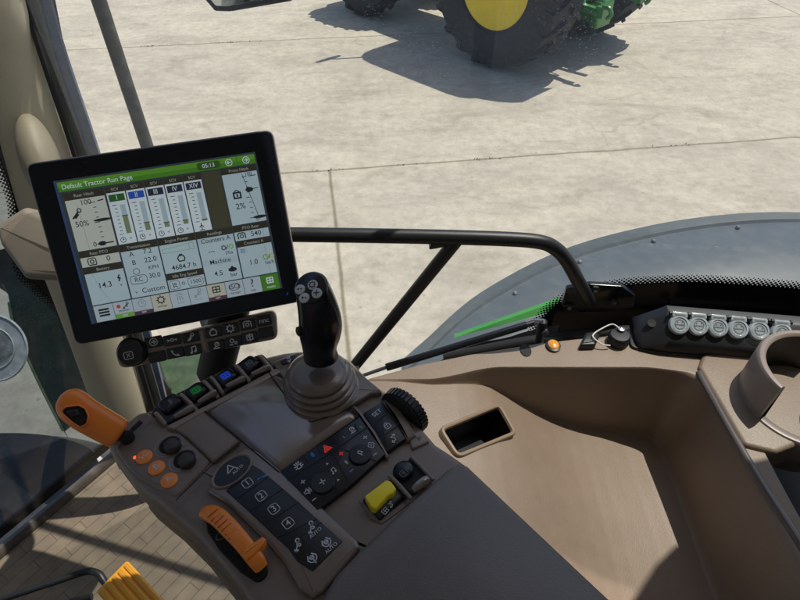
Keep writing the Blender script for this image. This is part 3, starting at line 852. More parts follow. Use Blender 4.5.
# roof (its underside is the ceiling of the cab), outline shaped to steer its shadow
RX = V((.643, .766, 0)); FXV = V((-.766, .643, 0))
RF = Frame((0, 0, 3.0), RX, FXV)
ro = MB()
ro.slab(RF, [(1.30, -.26), (.96, -.20), (.89, -.146), (.78, -.136), (.69, -.14), (.655, .28), (.61, .50), (.50, .60), (.42, .66), (.20, .74), (-.9, .82), (-.9, -1.1), (1.30, -1.1)], 0, .10, 'roof_liner')
ro.build('ceiling', kind='structure')

# unseen slabs added behind the camera to block sky and darken the tray
rw = MB()
rw.slab(FF, [(-.95, -.22), (-.95, -.30), (1.1, -.30), (1.1, -.22)], 0, 1.40, 'roof_liner')
rw.slab(FF, [(.80, -.55), (.80, .42), (.87, .42), (.87, -.55)], 0, 1.40, 'rubber')
rw.build('wall', kind='structure')
# front corner post
cp = thing('corner_post', 'beige padded front corner post of the cab, left of the monitor', 'cab post', tuple(PD(125, 440, 1.05)))
ctr = [(-54, -140, .66), (-14, 0, .74), (4, 60, .79), (24, 120, .84), (48, 190, .90), (70, 260, .96), (96, 335, 1.03), (117, 400, 1.10), (129, 440, 1.15), (142, 474, 1.21)]
hw = [38, 36, 36, 37, 35, 31, 29, 27, 24, 22]
rows = []
for (x, y, d), w in zip(ctr, hw):
    c = PD(x, y, d); ww = w / FPX * d
    tow = (CAM - c).normalized()
    side = (RT - tow * RT.dot(tow)).normalized()
    side = (side + UP * -.22).normalized()
    ring = []
    for k in range(18):
        a = pi * (1.12 - 1.24 * k / 17)
        ring.append(c + side * (ww * cos(a)) + tow * (.55 * ww * sin(a) - .01))
    rows.append(ring)
rows = [list(r) for r in zip(*[catmull(c, 5) for c in zip(*rows)])]
b = MB(); b.grid(rows, 'beige'); b.build('padded_trim', cp, sharp=60)
# rounded boss on the post
bc = PD(40, 160, .815); tow = (CAM - bc).normalized()
BX = (RT * .30 - UP * .95).normalized()
BF = Frame(bc - tow * .02, BX, tow.cross(BX))
b = MB(); b.lathe(BF, 0, 0, [(1, 0), (.95, .35), (.8, .62), (.55, .85), (.28, .97), (0, 1)], 'boss', n=30, su=.068, sv=.026)
b.v = [BF.O + (p - BF.O) if True else p for p in b.v]
for i, p in enumerate(b.v):
    h = (p - BF.O).dot(BF.N); b.v[i] = p - BF.N * h + BF.N * (h * .036)
b.build('handle_boss', cp, sharp=60)
# seal, grey frame and blue glass edge running down the right side of the post
def strip(name, pts, wpx, m, parent, th=.006):
    L_ = catmull([PD(*p) for p in pts], 4)
    bb = MB(); rws = []
    for p in L_:
        d = (p - CAM).dot(FW); w = wpx / FPX * d
        rws.append([p - FW * -th, p, p + RT * w * .98 + UP * -.0, p + RT * w - FW * -th])
    bb.grid(rws, m, True); return bb.build(name, parent)


strip('rubber_seal', [(6, -60, .71), (22, 0, .76), (38, 55, .79), (70, 150, .87), (108, 270, .98), (150, 410, 1.13)], 4.5, 'rubber', cp)
strip('grey_frame', [(11, -60, .72), (26.5, 0, .77), (42, 55, .80), (74, 150, .88), (112, 270, .99), (153, 410, 1.14)], 11, 'frame_grey', cp)
strip('window_edge', [(22, -60, .725), (37.5, 0, .775), (53, 55, .805), (85, 150, .885), (121, 270, .995), (156, 410, 1.145)], 13, 'edge_blue', cp)

pb = thing('post_bracket', 'taupe moulded bracket clamped to the post behind the monitor', 'bracket', tuple(PD(60, 285, .80)))
b = MB(); KF = Frame(PD(60, 250, .785), RT, UP)
b.slab(KF, KF.uvs([(-2, 226), (28, 207), (50, 216), (112, 262), (140, 292), (72, 281), (28, 279), (4, 246)]), -.06, .012, 'bracket', .012, .012, 5)
b.build('arm_cover', pb)

# side window: pane with black printed border
WX = V((1, -.0893, 0)).normalized()
WF = Frame((-.42, .71, 2.2), WX, ZU)
sw = thing('side_window', 'large clear side window with black dotted border above the socket strip', 'window', (.3, .615, 1.5))
b = MB(); b.rect(WF, .0, -.62, 1.62, 1.10, 0, 'glass_side'); b.build('pane', sw)
wf2 = WF.shifted(.002)
up = catmull([V((*WF.uv(x, y), 0)) for x, y in [(531, 350), (536, 330), (546, 313), (562, 300), (590, 290), (620, 284.5), (660, 281.5), (700, 281), (760, 284.5), (800, 288), (870, 297), (960, 316)]], 10)
low = [V((p.x, -.16, 0)) for p in up]
b = MB(); b.grid([[wf2.W(p.x, p.y) for p in up], [wf2.W(p.x, p.y) for p in low]], 'frit')
# dots: three shrinking rows marching along the edge
def dots(mb, fr, path, rows_, m, pitch):
    L_ = [0]
    for a, c in zip(path[:-1], path[1:]): L_.append(L_[-1] + (c - a).length)
    for ri, (off, rad) in enumerate(rows_):
        s = (ri % 2) * pitch / 2
        i = 0
        while s < L_[-1]:
            while L_[i + 1] < s: i += 1
            t = (s - L_[i]) / max(1e-9, L_[i + 1] - L_[i]); p = path[i].lerp(path[i + 1], t); d = (path[i + 1] - path[i]).normalized()
            n = V((-d.y, d.x, 0)); q = p + n * off
            mb.disk(fr, q.x, q.y, rad, m, 0, n=7)
            s += pitch
dots(b, wf2, up, [(.0004, .0026), (.0034, .0023), (.0064, .0020), (.0094, .0016), (.0120, .0011)], 'frit', .0064)
b.build('black_border', sw)
# lower right frame rail of the window, behind the console
b = MB(); b.tube(catmull([PY(445, 358, .63), PY(500, 347, .62), PY(540, 340, .615), PY(600, 333, .612), PY(700, 328, .605), PY(820, 330, .60), PY(960, 335, .595)], 6), .009, 'rubber', 10); b.build('lower_seal', sw)
b = MB(); rr = [PY(438, 362, .635), PY(470, 345, .635), PY(505, 338, .63), PY(528, 331, .63), PY(560, 325, .625)]
rr = catmull(rr, 5); b.grid([rr, [p + V((0, 0.004, -.012)) for p in rr], [p + V((0, 0, -.05)) for p in rr]], 'edge_blue'); b.build('lower_trim', sw)
b = MB(); b.tube([V((-.44, .868, 2.61)), V((.14, .70, 2.61))], .009, 'black', 12); b.tube([V((.14, .70, 2.60)), V((.14, .70, 3.02))], .008, 'black', 10); b.tube([V((-.44, .868, 2.60)), V((-.44, .868, 3.02))], .008, 'black', 10); b.build('shadow_bar', sw)  # unseen bar added only to cast the bar of shadow on the floor

# front window left of the post
FWX = dirw
top_dir = V((0, 0, 1)) + nw * .06
PF = Frame(fb0 + ZU * .035 - nw * .006, FWX, top_dir)
fw = thing('front_window', 'tinted front window with black dotted border at the far left', 'window', tuple(fb0.lerp(fb1, .5) + ZU * .03))
b = MB(); b.rect(PF, -.12, 0, 1.6, 1.35, 0, 'glass_front'); b.build('pane', fw)
b = MB(); pf2 = PF.shifted(.002 if PF.N.dot(nw) > 0 else -.002)
b.rect(pf2, -.12, 0, 1.6, .022, 0, 'frit')
dots(b, pf2, [V((-.12, .022, 0)), V((1.6, .022, 0))], [(.0005, .003), (.0038, .0026), (.0072, .0022), (.0104, .0016)], 'frit', .0072)
# border running up along the post
ue = [V((*pf2.uv(x, y), 0)) for x, y in [(142, 452), (118, 420), (95, 392), (78, 345), (62, 312), (42, 292), (22, 270), (16, 232), (14, 200), (0, 160), (-20, 90), (-40, 20)]]
ue = catmull(ue, 6)
b.grid([[pf2.W(p.x, p.y) for p in ue], [pf2.W(p.x - .13, p.y) for p in ue]], 'frit')
dots(b, pf2, ue[::-1], [(.0005, .0028), (.0036, .0025), (.0068, .0021), (.0098, .0016)], 'frit', .0070)
b.build('black_border', fw)

# pedal with steel rod
pd = thing('foot_pedal', 'yellow ribbed pedal on a bent black rod above the floor mat', 'pedal', tuple(PZ(120, 620, FZ)))
b = MB(); QF = Frame(PZ(130, 590, FZ + .09), PZ(165, 600, FZ + .09) - PZ(128, 560, FZ + .09), PZ(128, 560, FZ + .09) - PZ(97, 591, FZ + .09))
q = QF.uvs([(127, 559.5), (166, 603), (136, 640), (96, 591)])
b.slab(QF, q, -.014, 0, 'pedal_yellow', .006, .003, 3)
A0_, A1_ = V((*QF.uv(127, 559.5), 0)), V((*QF.uv(166, 603), 0)); B0_, B1_ = V((*QF.uv(96, 591), 0)), V((*QF.uv(136, 640), 0))
for k in range(5):
    t = (k + .5) / 5
    for e in (0,):
        p, r_ = A0_.lerp(B0_, t), A1_.lerp(B1_, t)
        w = (B0_ - A0_) * .075
        d = (r_ - p) * .05
        b.slab(QF, [tuple((p + d - w)[:2]), tuple((r_ - d - w)[:2]), tuple((r_ - d + w)[:2]), tuple((p + d + w)[:2])], -.002, .0045, 'pedal_yellow', .003, .003, 3)
b.build('pad', pd)
b = MB(); hz = FZ + .085
b.tube(catmull([PZ(-60, 623, hz), PZ(0, 600, hz), PZ(60, 580, hz), PZ(86, 571.5, hz), PZ(98, 573.5, hz), PZ(104, 581, hz - .005), PZ(112, 594, hz - .02)], 7), .0062, 'black', 12); b.build('rod', pd)
b = MB(); b.tube([PZ(70, 602, FZ + .05), PZ(92, 597, FZ + .05)], .007, 'black', 10); b.build('pivot', pd)

# ================================================================== grab handle, strut
gh = thing('grab_handle', 'black tubular grab handle with a diagonal brace in front of the side window', 'handle', tuple(PY(598, 305, .62)))
YH = .585
path = [PY(285, 234.5, YH), PY(360, 235.5, YH), PY(440, 237, YH), PY(505, 239, YH)]
path += [PY(540, 242, YH), PY(556, 249, YH), PY(567, 261, YH), PY(577, 279, YH + .004), PY(584, 292, YH + .015), PY(589, 301, YH + .03)]
b = MB(); b.tube(catmull(path, 7), .0093, 'black', 18); b.build('tube', gh)
b = MB(); b.tube([PY(458, 238.5, YH), PY(352, 369, YH), PY(338, 386, YH)], .0086, 'black', 16)
b.slab(Frame(PY(445, 246, YH), RT, ZU), [(-.022, -.004), (.012, .004), (.016, .012), (-.014, .012)], -.004, .004, 'black', .003, .001); b.build('brace', gh)
b = MB(); MPF = Frame(PY(596, 298, .632) , WX, ZU)
b.slab(MPF, fillet(MPF.uvs([(561, 305), (566, 287), (590, 283), (622, 285), (635, 294), (634, 306), (612, 310), (580, 312)]), .006), -.004, .004, 'black_gloss', .0, .002, 3); b.build('mounting_plate', gh)
for x, y in [(569, 306), (595, 289), (614, 301)]:
    b = MB(); u, v = MPF.uv(x, y, .004); b.lathe(MPF, u, v, [(.0068, .004), (.0068, .0075), (.0045, .009), (0, .009)], 'black', n=6); b.lathe(MPF, u, v, [(.003, .009), (.003, .0093), (0, .0093)], 'steel', n=10); b.build('bolt', gh)
gs = thing('gas_strut', 'slim black gas strut along the lower edge of the side window', 'gas strut', tuple(PY(366, 374, .525)))
s0, s1, s2 = PY(360, 376.5, .525), PY(386, 367.5, .54), PY(526, 325, .592)
b = MB(); b.tube([s1, s1 + (s2 - s1) * .02, s2], [.0052, .0056, .0056], 'black_gloss', 14); b.build('cylinder', gs)
b = MB(); b.tube([s0, s1], .0026, 'steel', 10); b.build('rod', gs)
b = MB(); b.tube([s2, s2 + (s2 - s1).normalized() * .012], .0042, 'black', 10)
jc = s2 + (s2 - s1).normalized() * .016
b.tube([jc + V((-.002, 0, 0)), jc + V((.010, -.004, .003))], .0055, 'chrome', 12); b.lathe(Frame(jc + V((.008, -.004, -.004)), (1, 0, 0), (0, 1, 0)), 0, 0, [(.001, .012), (.006, .009), (.0075, .004), (.0075, -.004), (.005, -.03), (.008, -.032)], 'black', n=14)
b.lathe(Frame(jc + V((.012, -.008, -.010)), (1, 0, 0), (0, 0, 1)), 0, 0, [(.005, -.004), (.005, .004), (.003, .006), (0, .006)], 'steel', n=12); b.build('ball_joint', gs)
b = MB(); b.box(PY(352, 378, .52), V((.010, 0, 0)), V((0, .006, 0)), V((0, 0, .018)), 'black'); b.build('end_bracket', gs)
# ================================================================== side console
SZ = 2.17
KC = (2.75 - SZ) / .55
sc_ = thing('side_console', 'tan moulded side console with a deep scooped tray under the side window', 'console', (.2, .4, 1.9))


def sstep(a, b_, x):
    t = max(0, min(1, (x - a) / (b_ - a))); return t * t * (3 - 2 * t)


def lerp_tab(tab, x):
    if x <= tab[0][0]: return tab[0][1]
    for (x0, y0), (x1, y1) in zip(tab[:-1], tab[1:]):
        if x <= x1: return y0 + (y1 - y0) * (x - x0) / (x1 - x0)
    return tab[-1][1]


DEP = [(-.3, .0), (.0, .002), (.07, .012), (.116, .03), (.16, .062), (.20, .086), (.24, .103), (.30, .117), (.34, .122), (.40, .122)]
YFAR = [(-.30, .40), (-.055, .462), (-.037, .472), (.025, .494), (.092, .512), (.185, .532), (.32, .552), (.6, .556), (.8, .55)]
SPL = {}


def zc(x, y):
    x /= KC; y /= KC
    d = lerp_tab(DEP, x); d0 = d
    # soften the table
    d = (lerp_tab(DEP, x - .02) + 2 * d + lerp_tab(DEP, x + .02)) / 4
    lip = .487 - .01 * sstep(.30, .38, x) - .02 * (1 - sstep(.03, .13, x))
    wall = 1 - sstep(lip - .004 - .13 * d, lip - .001, y)
    deep = 1 + .10 * (1 - sstep(.10, .42, y))
    right = 1 - sstep(.350, .380, x + .012 * sstep(.44, .48, y))
    z = SZ - d * KC * wall * deep * right
    z += .0018 * noise.noise(V((x * 9, y * 9, 3.1))) * wall
    # shallow rounded shelf edge towards the window
    return z


pock_out = [(438.5, 432), (441, 425), (497, 404.5), (503, 405), (516.5, 431), (513, 436), (462, 457.5), (456, 457)]
PZc = 2.75 - .572 * KC
pk0 = [PZ(x, y, PZc) for x, y in pock_out]
cen = sum(pk0, V()) / len(pk0)
e_ = 0.03
pn = V((-(zc(cen.x + e_, cen.y) - zc(cen.x - e_, cen.y)) / (2 * e_), -(zc(cen.x, cen.y + e_) - zc(cen.x, cen.y - e_)) / (2 * e_), 1)).normalized()
KO = V((cen.x, cen.y, zc(cen.x, cen.y)))
ax_ = (PZ(500, 405, PZc) - PZ(441, 426, PZc)); ax_ -= pn * ax_.dot(pn)
PKF = Frame(KO, ax_, pn.cross(ax_))
pk_uv = fillet(PKF.uvs([(438, 428), (499.5, 402.5), (517.5, 434), (457.5, 459)]), .011, 5)
pk_in = inset(pk_uv, .0058)


def inside(p, q):
    r = False; j = len(q) - 1
    for i in range(len(q)):
        if (q[i][1] > p[1]) != (q[j][1] > p[1]) and p[0] < (q[j][0] - q[i][0]) * (p[1] - q[i][1]) / (q[j][1] - q[i][1]) + q[i][0]:
            r = not r
        j = i
    return r


pk_mid = inset(pk_uv, .0035)
b = MB(); nx, ny = 190, 250
X0, X1 = -.10 * KC, .40 * KC
vs = []; idx = {}
for j in range(ny + 1):
    for i in range(nx + 1):
        x = X0 + (X1 - X0) * i / nx; yf = lerp_tab(YFAR, x / KC) * KC
        yn = .08
        # denser rows near the lip
        xk = x / KC; dk = lerp_tab(DEP, xk)
        lp = (.487 - .01 * sstep(.30, .38, xk) - .02 * (1 - sstep(.03, .13, xk))) * KC
        y1 = lp - (.006 + .15 * dk) * KC
        if j <= 120: y = yn + (y1 - yn) * j / 120
        elif j <= 180: y = y1 + (lp - y1) * (j - 120) / 60
        else: y = lp + (yf - lp) * (j - 180) / (ny - 180)
        z = zc(x, y) - .012 * sstep(yf - .008, yf, y) ** 2
        vs.append(V((x, y, z)))
fs = []
for j in range(ny):
    for i in range(nx):
        q = (j * (nx + 1) + i, j * (nx + 1) + i + 1, (j + 1) * (nx + 1) + i + 1, (j + 1) * (nx + 1) + i)
        c = (vs[q[0]] + vs[q[2]]) / 2
        rel = c - KO
        if inside((rel.dot(PKF.X), rel.dot(PKF.Y)), pk_mid): continue
        fs.append(q)
b.add(vs, fs, 'console_tan')
# skirt at the far edge and left end
fe = vs[-(nx + 1):]
b.grid([fe, [p + V((0, .002, -.02)) for p in fe], [p + V((0, 0, -.30)) for p in fe]], 'console_tan', True)
le = vs[::nx + 1]
b.grid([le, [p + V((0, 0, -.25)) for p in le]], 'console_tan')
b.build('moulded_tray', sc_, sharp=60)
b = MB()
m_ = len(pk_uv)
lv = [(0, -.012), (0, .0004), (.0012, .0020), (.0030, .0024), (.0048, .0014), (.0058, -.002)]
b.levels(PKF, pk_uv, lv, 'shell_tan', top=False, bottom=False)
b.levels(PKF, inset(pk_uv, .0058), [(0, -.002), (.0012, -.055)], 'black', top=True, bottom=False)
b.build('pocket', sc_)
# raised right-hand part: ridge, plate and cup holder
b = MB()
TFR = Frame((0, 0, SZ), (1, 0, 0), (0, 1, 0))
plate = [TFR.uv(697, 369), TFR.uv(702, 356), TFR.uv(718, 353), (.63, .54), (.63, .45), TFR.uv(775, 455), TFR.uv(742, 447)]
b.slab(TFR, plate, -.03, .006, 'console_tan', .008, .005, 4)
b.build('raised_plate', sc_)
b = MB()
rdg = [(697, 372), (702, 382), (718, 411), (736, 443), (760, 484), (790, 531), (820, 580), (850, 632)]
P_ = catmull([PZ(x, y, SZ + .002) for x, y in rdg], 6)
rws = []
for k in range(9):
    a = pi * k / 8
    rws.append([p + V((-.0045 * cos(a) + .003, 0, .004 * sin(a) - .001 - (.05 if k in (8,) else 0))) for p in P_])
b.grid(rws, 'ridge_blue', True); b.build('ridge', sc_)
b = MB(); b.slab(TFR, [(.405, .05), (.405, .66), (1.1, .66), (1.1, .05)], -.30, -.16, 'black', .004, .003)
b.grid([[V((.407, .05, SZ - .002)), V((.407, .66, SZ - .012))], [V((.407, .05, SZ - .18)), V((.407, .66, SZ - .18))]], 'black'); b.build('storage_well', sc_)
# cup holder
ch = thing('cup_holder', 'brown cup holder with a split round wall at the right edge of the console', 'cup holder', tuple(PZ(800, 400, SZ)))
cc = PZ(798, 404, SZ); CF = Frame(cc, (1, 0, 0), (0, 1, 0))
b = MB()
Rr = .068
def cupwall(mb, a0, a1, hs, m, n=30):
    rows = []
    for dr, hh in hs:
        rows.append([CF.W((Rr + dr) * cos(a0 + (a1 - a0) * k / n), (Rr + dr) * sin(a0 + (a1 - a0) * k / n), hh(k / n) if callable(hh) else hh) for k in range(n + 1)])
    mb.grid(rows, m)
    for k in (0, n):
        mb.add([r[k] for r in rows], [tuple(range(len(rows)))], m)
T = .064
cupwall(b, radians(60), radians(203), [(0.003, -.01), (.0015, T - .005), (-.001, T - .001), (-.004, T), (-.007, T - .001), (-.009, T - .004)], 'taupe_light')
cupwall(b, radians(60), radians(203), [(-.009, T - .004), (-.0092, -.03)], 'black')
b.build('upright_wall', ch)
b = MB()
cupwall(b, radians(203), radians(400), [(0.006, -.02), (.005, .004), (.002, .008), (-.003, .009), (-.008, .007), (-.009, .002), (-.009, -.06)], 'taupe')
b.build('low_rim', ch)
b = MB(); b.lathe(CF, 0, 0, [(.062, .004), (.062, -.036), (.060, -.04), (0, -.04)], 'console_tan', n=36); b.build('cup_floor', ch)
b = MB(); b.tube(catmull([CF.W(-.022, -.053, -.004), CF.W(-.012, -.03, .002), CF.W(.01, -.014, .006), CF.W(.06, -.006, .006)], 6), .006, 'taupe', 12); b.build('divider', ch)

# small fittings on the shelf
SF = Frame((0, 0, SZ), (1, 0, 0), (0, 1, 0))


def on(x, y): return SF.uv(x, y)


b = MB(); u, v = on(553, 346.5); b.lathe(SF, u, v, [(.0100, 0), (.0100, .003), (.0075, .004)], 'black', n=26, sv=1.15); b.lathe(SF, u, v, [(.0078, .003), (.0075, .0048), (.005, .0065), (0, .007)], 'amber', n=26, sv=1.15); b.build('amber_lamp', sc_)
b = MB(); u, v = on(525.5, 350.5); b.lathe(SF, u, v, [(.0078, .0006), (.0072, .0012), (0, .0008)], 'void', n=22, sv=1.5); b.build('bolt_hole', sc_)
b = MB()
b.slab(SF, SF.uvs([(578, 350), (584.5, 337), (600, 335), (594, 349.5)]), 0, .010, 'black', .003, .003)
b.stroke(SF, SF.uvs([(582, 343), (596, 341)], .0105), .0012, 'groove', .0106)
b.build('rocker_switch', sc_)
ps = thing('power_socket', 'round black power socket cap tethered by a white cord on the console shelf', 'socket', (*on(617.5, 341), SZ))
b = MB(); u, v = on(617.5, 342); b.lathe(SF, u, v, [(.0145, 0), (.0145, .012), (.0125, .015), (.006, .0155), (0, .0155)], 'black', n=26); b.build('cap', ps)
b = MB(); u2, v2 = on(618, 338); b.lathe(SF, u2, v2, [(.0055, .015), (.005, .019), (0, .0205)], 'steel', n=14); b.build('stud', ps)
b = MB()
b.tube(catmull([SF.W(*on(617, 339), .019), SF.W(*on(609, 334), .019), SF.W(*on(598, 337), .015), SF.W(*on(591.5, 340.5), .012), SF.W(*on(592, 345), .013), SF.W(*on(601, 348.5), .008), SF.W(*on(609, 348.5), .006)], 8), .0010, 'white_cord', 8); b.build('cord', ps)
for x, y in [(626.5, 337.5), (625, 347), (631, 337)]:
    b = MB(); u, v = on(x, y); b.lathe(SF, u, v, [(.0024, 0), (.0024, .0015), (0, .0022)], 'print', n=10); b.build('screw', sc_)

# socket strip
k0 = PZ(635, 351, SZ); k1 = PZ(801, 366, SZ)
KX = (k1 - k0).normalized(); KXF = Frame(k0, KX, ZU.cross(KX))
st = thing('socket_strip', 'black sloped strip of six clear-capped sockets on the console shelf', 'socket strip', tuple(k0))
PROF = [(0, 0), (0, .019), (.003, .023), (.030, .044), (.034, .045), (.048, .045), (.05, .042), (.05, 0)]
def prof_at(x, s, k=1.0, back=0.0): return [KXF.W(x, back + y * (1 - back / .05), z * s) for y, z in PROF]
rows = [prof_at(.0, .32, back=.012), prof_at(.002, .42, back=.006), prof_at(.008, .50, back=.002), prof_at(.034, .93), prof_at(.038, 1.0), prof_at(.042, 1.0), prof_at(.30, 1.0)]
b = MB(); b.grid(rows, 'black'); b.add(rows[0], [tuple(range(len(PROF)))], 'black')
b.slab(KXF, fillet([(-.006, .004), (-.006, .040), (.31, .052), (.31, -.003), (.02, -.003)], .008), 0, .004, 'black', .0, .002)
b.build('body', st)
sl = Frame(KXF.W(0, .003, .023), KX, (KXF.Y * .027 + ZU * .021))
b = MB(); b.lathe(Frame(KXF.W(.018, .026, .030), KX, KXF.Y + ZU * .5), 0, 0, [(.006, 0), (.006, .0015), (.0, .001)], 'void', n=16); b.build('screw_hole', st)
for i, (x, y) in enumerate([(680, 324.3), (699, 325.5), (718.7, 327), (739, 328.6), (760, 330.4), (782.5, 332.5)]):
    u, v = sl.uv(x, y, .006)
    c = MB()
    c.lathe(sl, u, v, [(.0135, .0005), (.0135, .004), (.0122, .0062), (.0095, .0068), (.009, .0058), (0, .0058)], 'cap_clear', n=26)
    c.slab(sl, [(u - .010, v + .009), (u + .010, v + .009), (u + .010, v + .0165), (u - .010, v + .0165)], .0, .0068, 'cap_clear', .002, .0015, 2)
    cp_ = c.build('socket_cap', st)
    c = MB(); c.ring(sl, u, v, .0062, .0012, 'cap_mark', .0061, n=18); c.stroke(sl, [(u - .006, v - .0005), (u + .006, v - .0005)], .0013, 'cap_mark', .0062); c.disk(sl, u - .003, v + .003, .001, 'cap_mark', .0062, n=8); c.disk(sl, u + .003, v + .003, .001, 'cap_mark', .0062, n=8)
    c.stroke(sl, [(u - .006, v + .0125), (u + .006, v + .0125)], .002, 'cap_mark', .0070); c.build('moulded_mark', cp_)
    for q in (-.0132, .0105):
        c = MB(); c.tube([sl.W(u + q, v + .0145, .004), sl.W(u + q + .0027, v + .0145, .004)], .0028, 'black', 8); c.build('hinge', cp_)
    # raised rib between sockets
    if i < 5:
        c = MB(); c.add([sl.W(u + .0135 + .0005, v - .004, .001), sl.W(u + .0105 + .001, v - .0135, .0012), sl.W(u + .019, v - .0135, .0012)], [(0, 1, 2)], 'key_edge'); c.build('rib', st)
# ================================================================== monitor
MO = V((-.25806785, .54344797, 2.3573252)); MX = V((.96556311, .26075551, .02558263)); MY = V((-.15928086, .50973047, .84489341))
M = Frame(MO, MX, MY)
SW, SH = .211, .158


def S(s, t): return ((s - .5) * SW, (.5 - t) * SH)


mon = thing('touchscreen_monitor', 'black framed touchscreen monitor showing a green-topped run page', 'monitor', tuple(M.W(0, -.10, -.02)))
out = [S(-.130, -.150), S(1.122, -.150), S(1.104, 1.136), S(-.128, 1.136)]
b = MB()
po = fillet(out, .009, 6)
b.levels(M, po, [(.03, -.040), (.012, -.034), (.002, -.022), (0, -.012), (0, -.006)], 'taupe', top=True)
b.levels(M, po, [(0.0, -.0058), (-.0008, -.005), (-.0008, -.0015), (.0004, -.0002)], 'taupe_light', bottom=False)
b.build('rear_shell', mon)
b = MB()
b.levels(M, po, [(.0004, -.004), (.0004, .0004), (.0016, .0016)], 'bezel', bottom=False)
# slightly recessed look: rim of the glass
b.build('bezel', mon)
b = MB()
for i in range(4): pass
scr = MB(); H0 = .0018
scr.poly(M, [S(-.012, -.014), S(1.008, -.014), S(1.008, 1.008), S(-.012, 1.008)], H0, 's_bg')
scr.poly(M, [S(-.022, -.014), S(-.010, -.014), S(-.010, 1.008), S(-.022, 1.008)], H0 + .00005, 's_edge')
screen = scr.build('screen', mon)
H1, H2, H3 = .0021, .0023, .0026


def R(mb, s0, t0, s1, t1, h, m): mb.poly(M, [S(s0, t0), S(s1, t0), S(s1, t1), S(s0, t1)], h, m)


def TX(mb, tx, s, t, size, m='s_ink', h=H3, sx=1.0):
    u, v = S(s, t); mb.text(M, tx, u, v, size * SH, m, h, 0, sx)


def IC(mb, n, s, t, size, m='s_ink', lw=.11): icon(mb, M, n, *S(s, t), size * SH, m, H3, 0, lw)


def LN(mb, pts, w, m='s_ink', h=H3): mb.stroke(M, [S(*p) for p in pts], w * SH, m, h)


def part(name, mb): return mb.build(name, screen)


# title bar
h = MB(); R(h, -.008, 0, 1.0, .035, H1, 's_head3'); R(h, -.008, .035, 1.0, .066, H1, 's_head')
TX(h, 'Default Tractor Run Page', .185, .036, .046, 's_white', sx=.98)
h.slab(M, [S(.692, .008), S(.812, .008), S(.812, .060), S(.692, .060)], H1, H2, 's_head2', .003)
TX(h, '05:13', .752, .035, .040, 's_white')
LN(h, [(.815, 0), (.815, .066)], .003, 's_head2'); LN(h, [(.905, 0), (.905, .066)], .003, 's_head2')
IC(h, 'arrowc', .952, .035, .052, 's_white'); 
u, v = S(.860, .035); icon(h, M, 'arrowc', u, v, .052 * SH, 's_white', H3, pi, .11)
part('title_bar', h)


def tile(s0, t0, s1, t1, title, tt=None, warm=False):
    mb = MB()
    if tt is None: tt = t0 - .045
    R(mb, s0, tt, s1, t0, H1, 's_title'); R(mb, s0, t0, s1, t1, H1, 's_tile_warm' if warm else 's_tile')
    TX(mb, title, (s0 + s1) / 2, (t0 + tt) / 2, .030, 's_titletx')
    return mb


def gauge(mb, s, top, bot, n, w=.028, big=(0,)):
    for k in range(n):
        t = top + (bot - top) * k / (n - 1)
        LN(mb, [(s - (w if k in big else w * .5), t), (s, t)], .005)


t = tile(.008, .130, .203, .485, 'Rear Hitch', .078, True)
TX(t, '100', .105, .158, .050); TX(t, '50%', .062, .300, .054); IC(t, 'wrench', .050, .225, .075, 's_ink', .16)
gauge(t, .150, .165, .445, 9, .026, (0, 4, 8)); t.disk(M, *S(.165, .292), .003, 's_ink', H3, su=3.2, sv=.55)
LN(t, [(.165, .16), (.192, .155)], .008); TX(t, '0', .098, .455, .048); t.disk(M, *S(.135, .455), .0026, 's_ink', H3, su=1.6); LN(t, [(.112, .455), (.19, .455)], .009)
LN(t, [(.062, .18), (.066, .48)], .003, 's_grey'); part('tile', t)
for i, (rm, colr, fillv) in enumerate([('I', 's_green', .62), ('II', 's_blue', .27), ('III', 's_navy', .16), ('IV', 's_navy', .13), ('XIV', 's_navy', .05)]):
    s0 = .213 + i * .0985; s1 = s0 + .0925
    t = MB(); R(t, s0, .078, s1, .121, H1, 's_title'); TX(t, 'SCV', (s0 + s1) / 2, .100, .028, 's_titletx')
    R(t, s0, .121, s1, .485, H1, 's_white'); R(t, s0 + .007, .134, s1 - .007, .183, H2, colr); TX(t, rm, (s0 + s1) / 2, .159, .046, 's_white', sx=.9)
    R(t, s0 + .052, .21, s0 + .078, .415, H2, 's_slot')
    R(t, s0 + .052, .415 - .205 * fillv, s0 + .078, .415, H3, 's_bar'); LN(t, [(s0 + .050, .415 - .205 * fillv), (s0 + .080, .415 - .205 * fillv)], .006, 's_olive', H3 + .0001)
    for k in range(9):
        tt = .21 + .205 * k / 8
        LN(t, [(s0 + (.016 if k in (0, 8) else .024), tt), (s0 + .036, tt)], .0045, 's_blue' if k == 8 else 's_ink', H2)
    if i < 4:
        IC(t, 'clock', s0 + .028, .455, .042); TX(t, '<', s0 + .066, .452, .032)
    else:
        IC(t, 'tree', s0 + .042, .452, .05)
    part('tile', t)
b_ = MB(); R(b_, .708, .078, .802, .485, H1, 's_olive'); part('blank_tile', b_)
t = tile(.809, .118, .996, .485, 'Front Hitch', .075); TX(t, '100', .948, .135, .036); IC(t, 'lock', .868, .262, .075, 's_ink', .16); TX(t, '2%', .874, .355, .060)
gauge(t, .935, .15, .45, 9, .022, (0, 4, 8)); LN(t, [(.915, .13), (.962, .47)], .004); t.disk(M, *S(.938, .245), .0028, 's_ink', H3, su=1.6); LN(t, [(.945, .245), (.985, .24)], .005); t.disk(M, *S(.965, .45), .003, 's_ink', H3, su=2.6, sv=.6); LN(t, [(.95, .15), (.985, .148)], .006); TX(t, '0', .948, .47, .03); part('tile', t)
t = tile(.008, .535, .203, .602, 'Rear PTO', .492, True); IC(t, 'pto', .062, .568, .06); LN(t, [(.045, .592), (.082, .592)], .008); TX(t, '0', .145, .566, .054); part('tile', t)
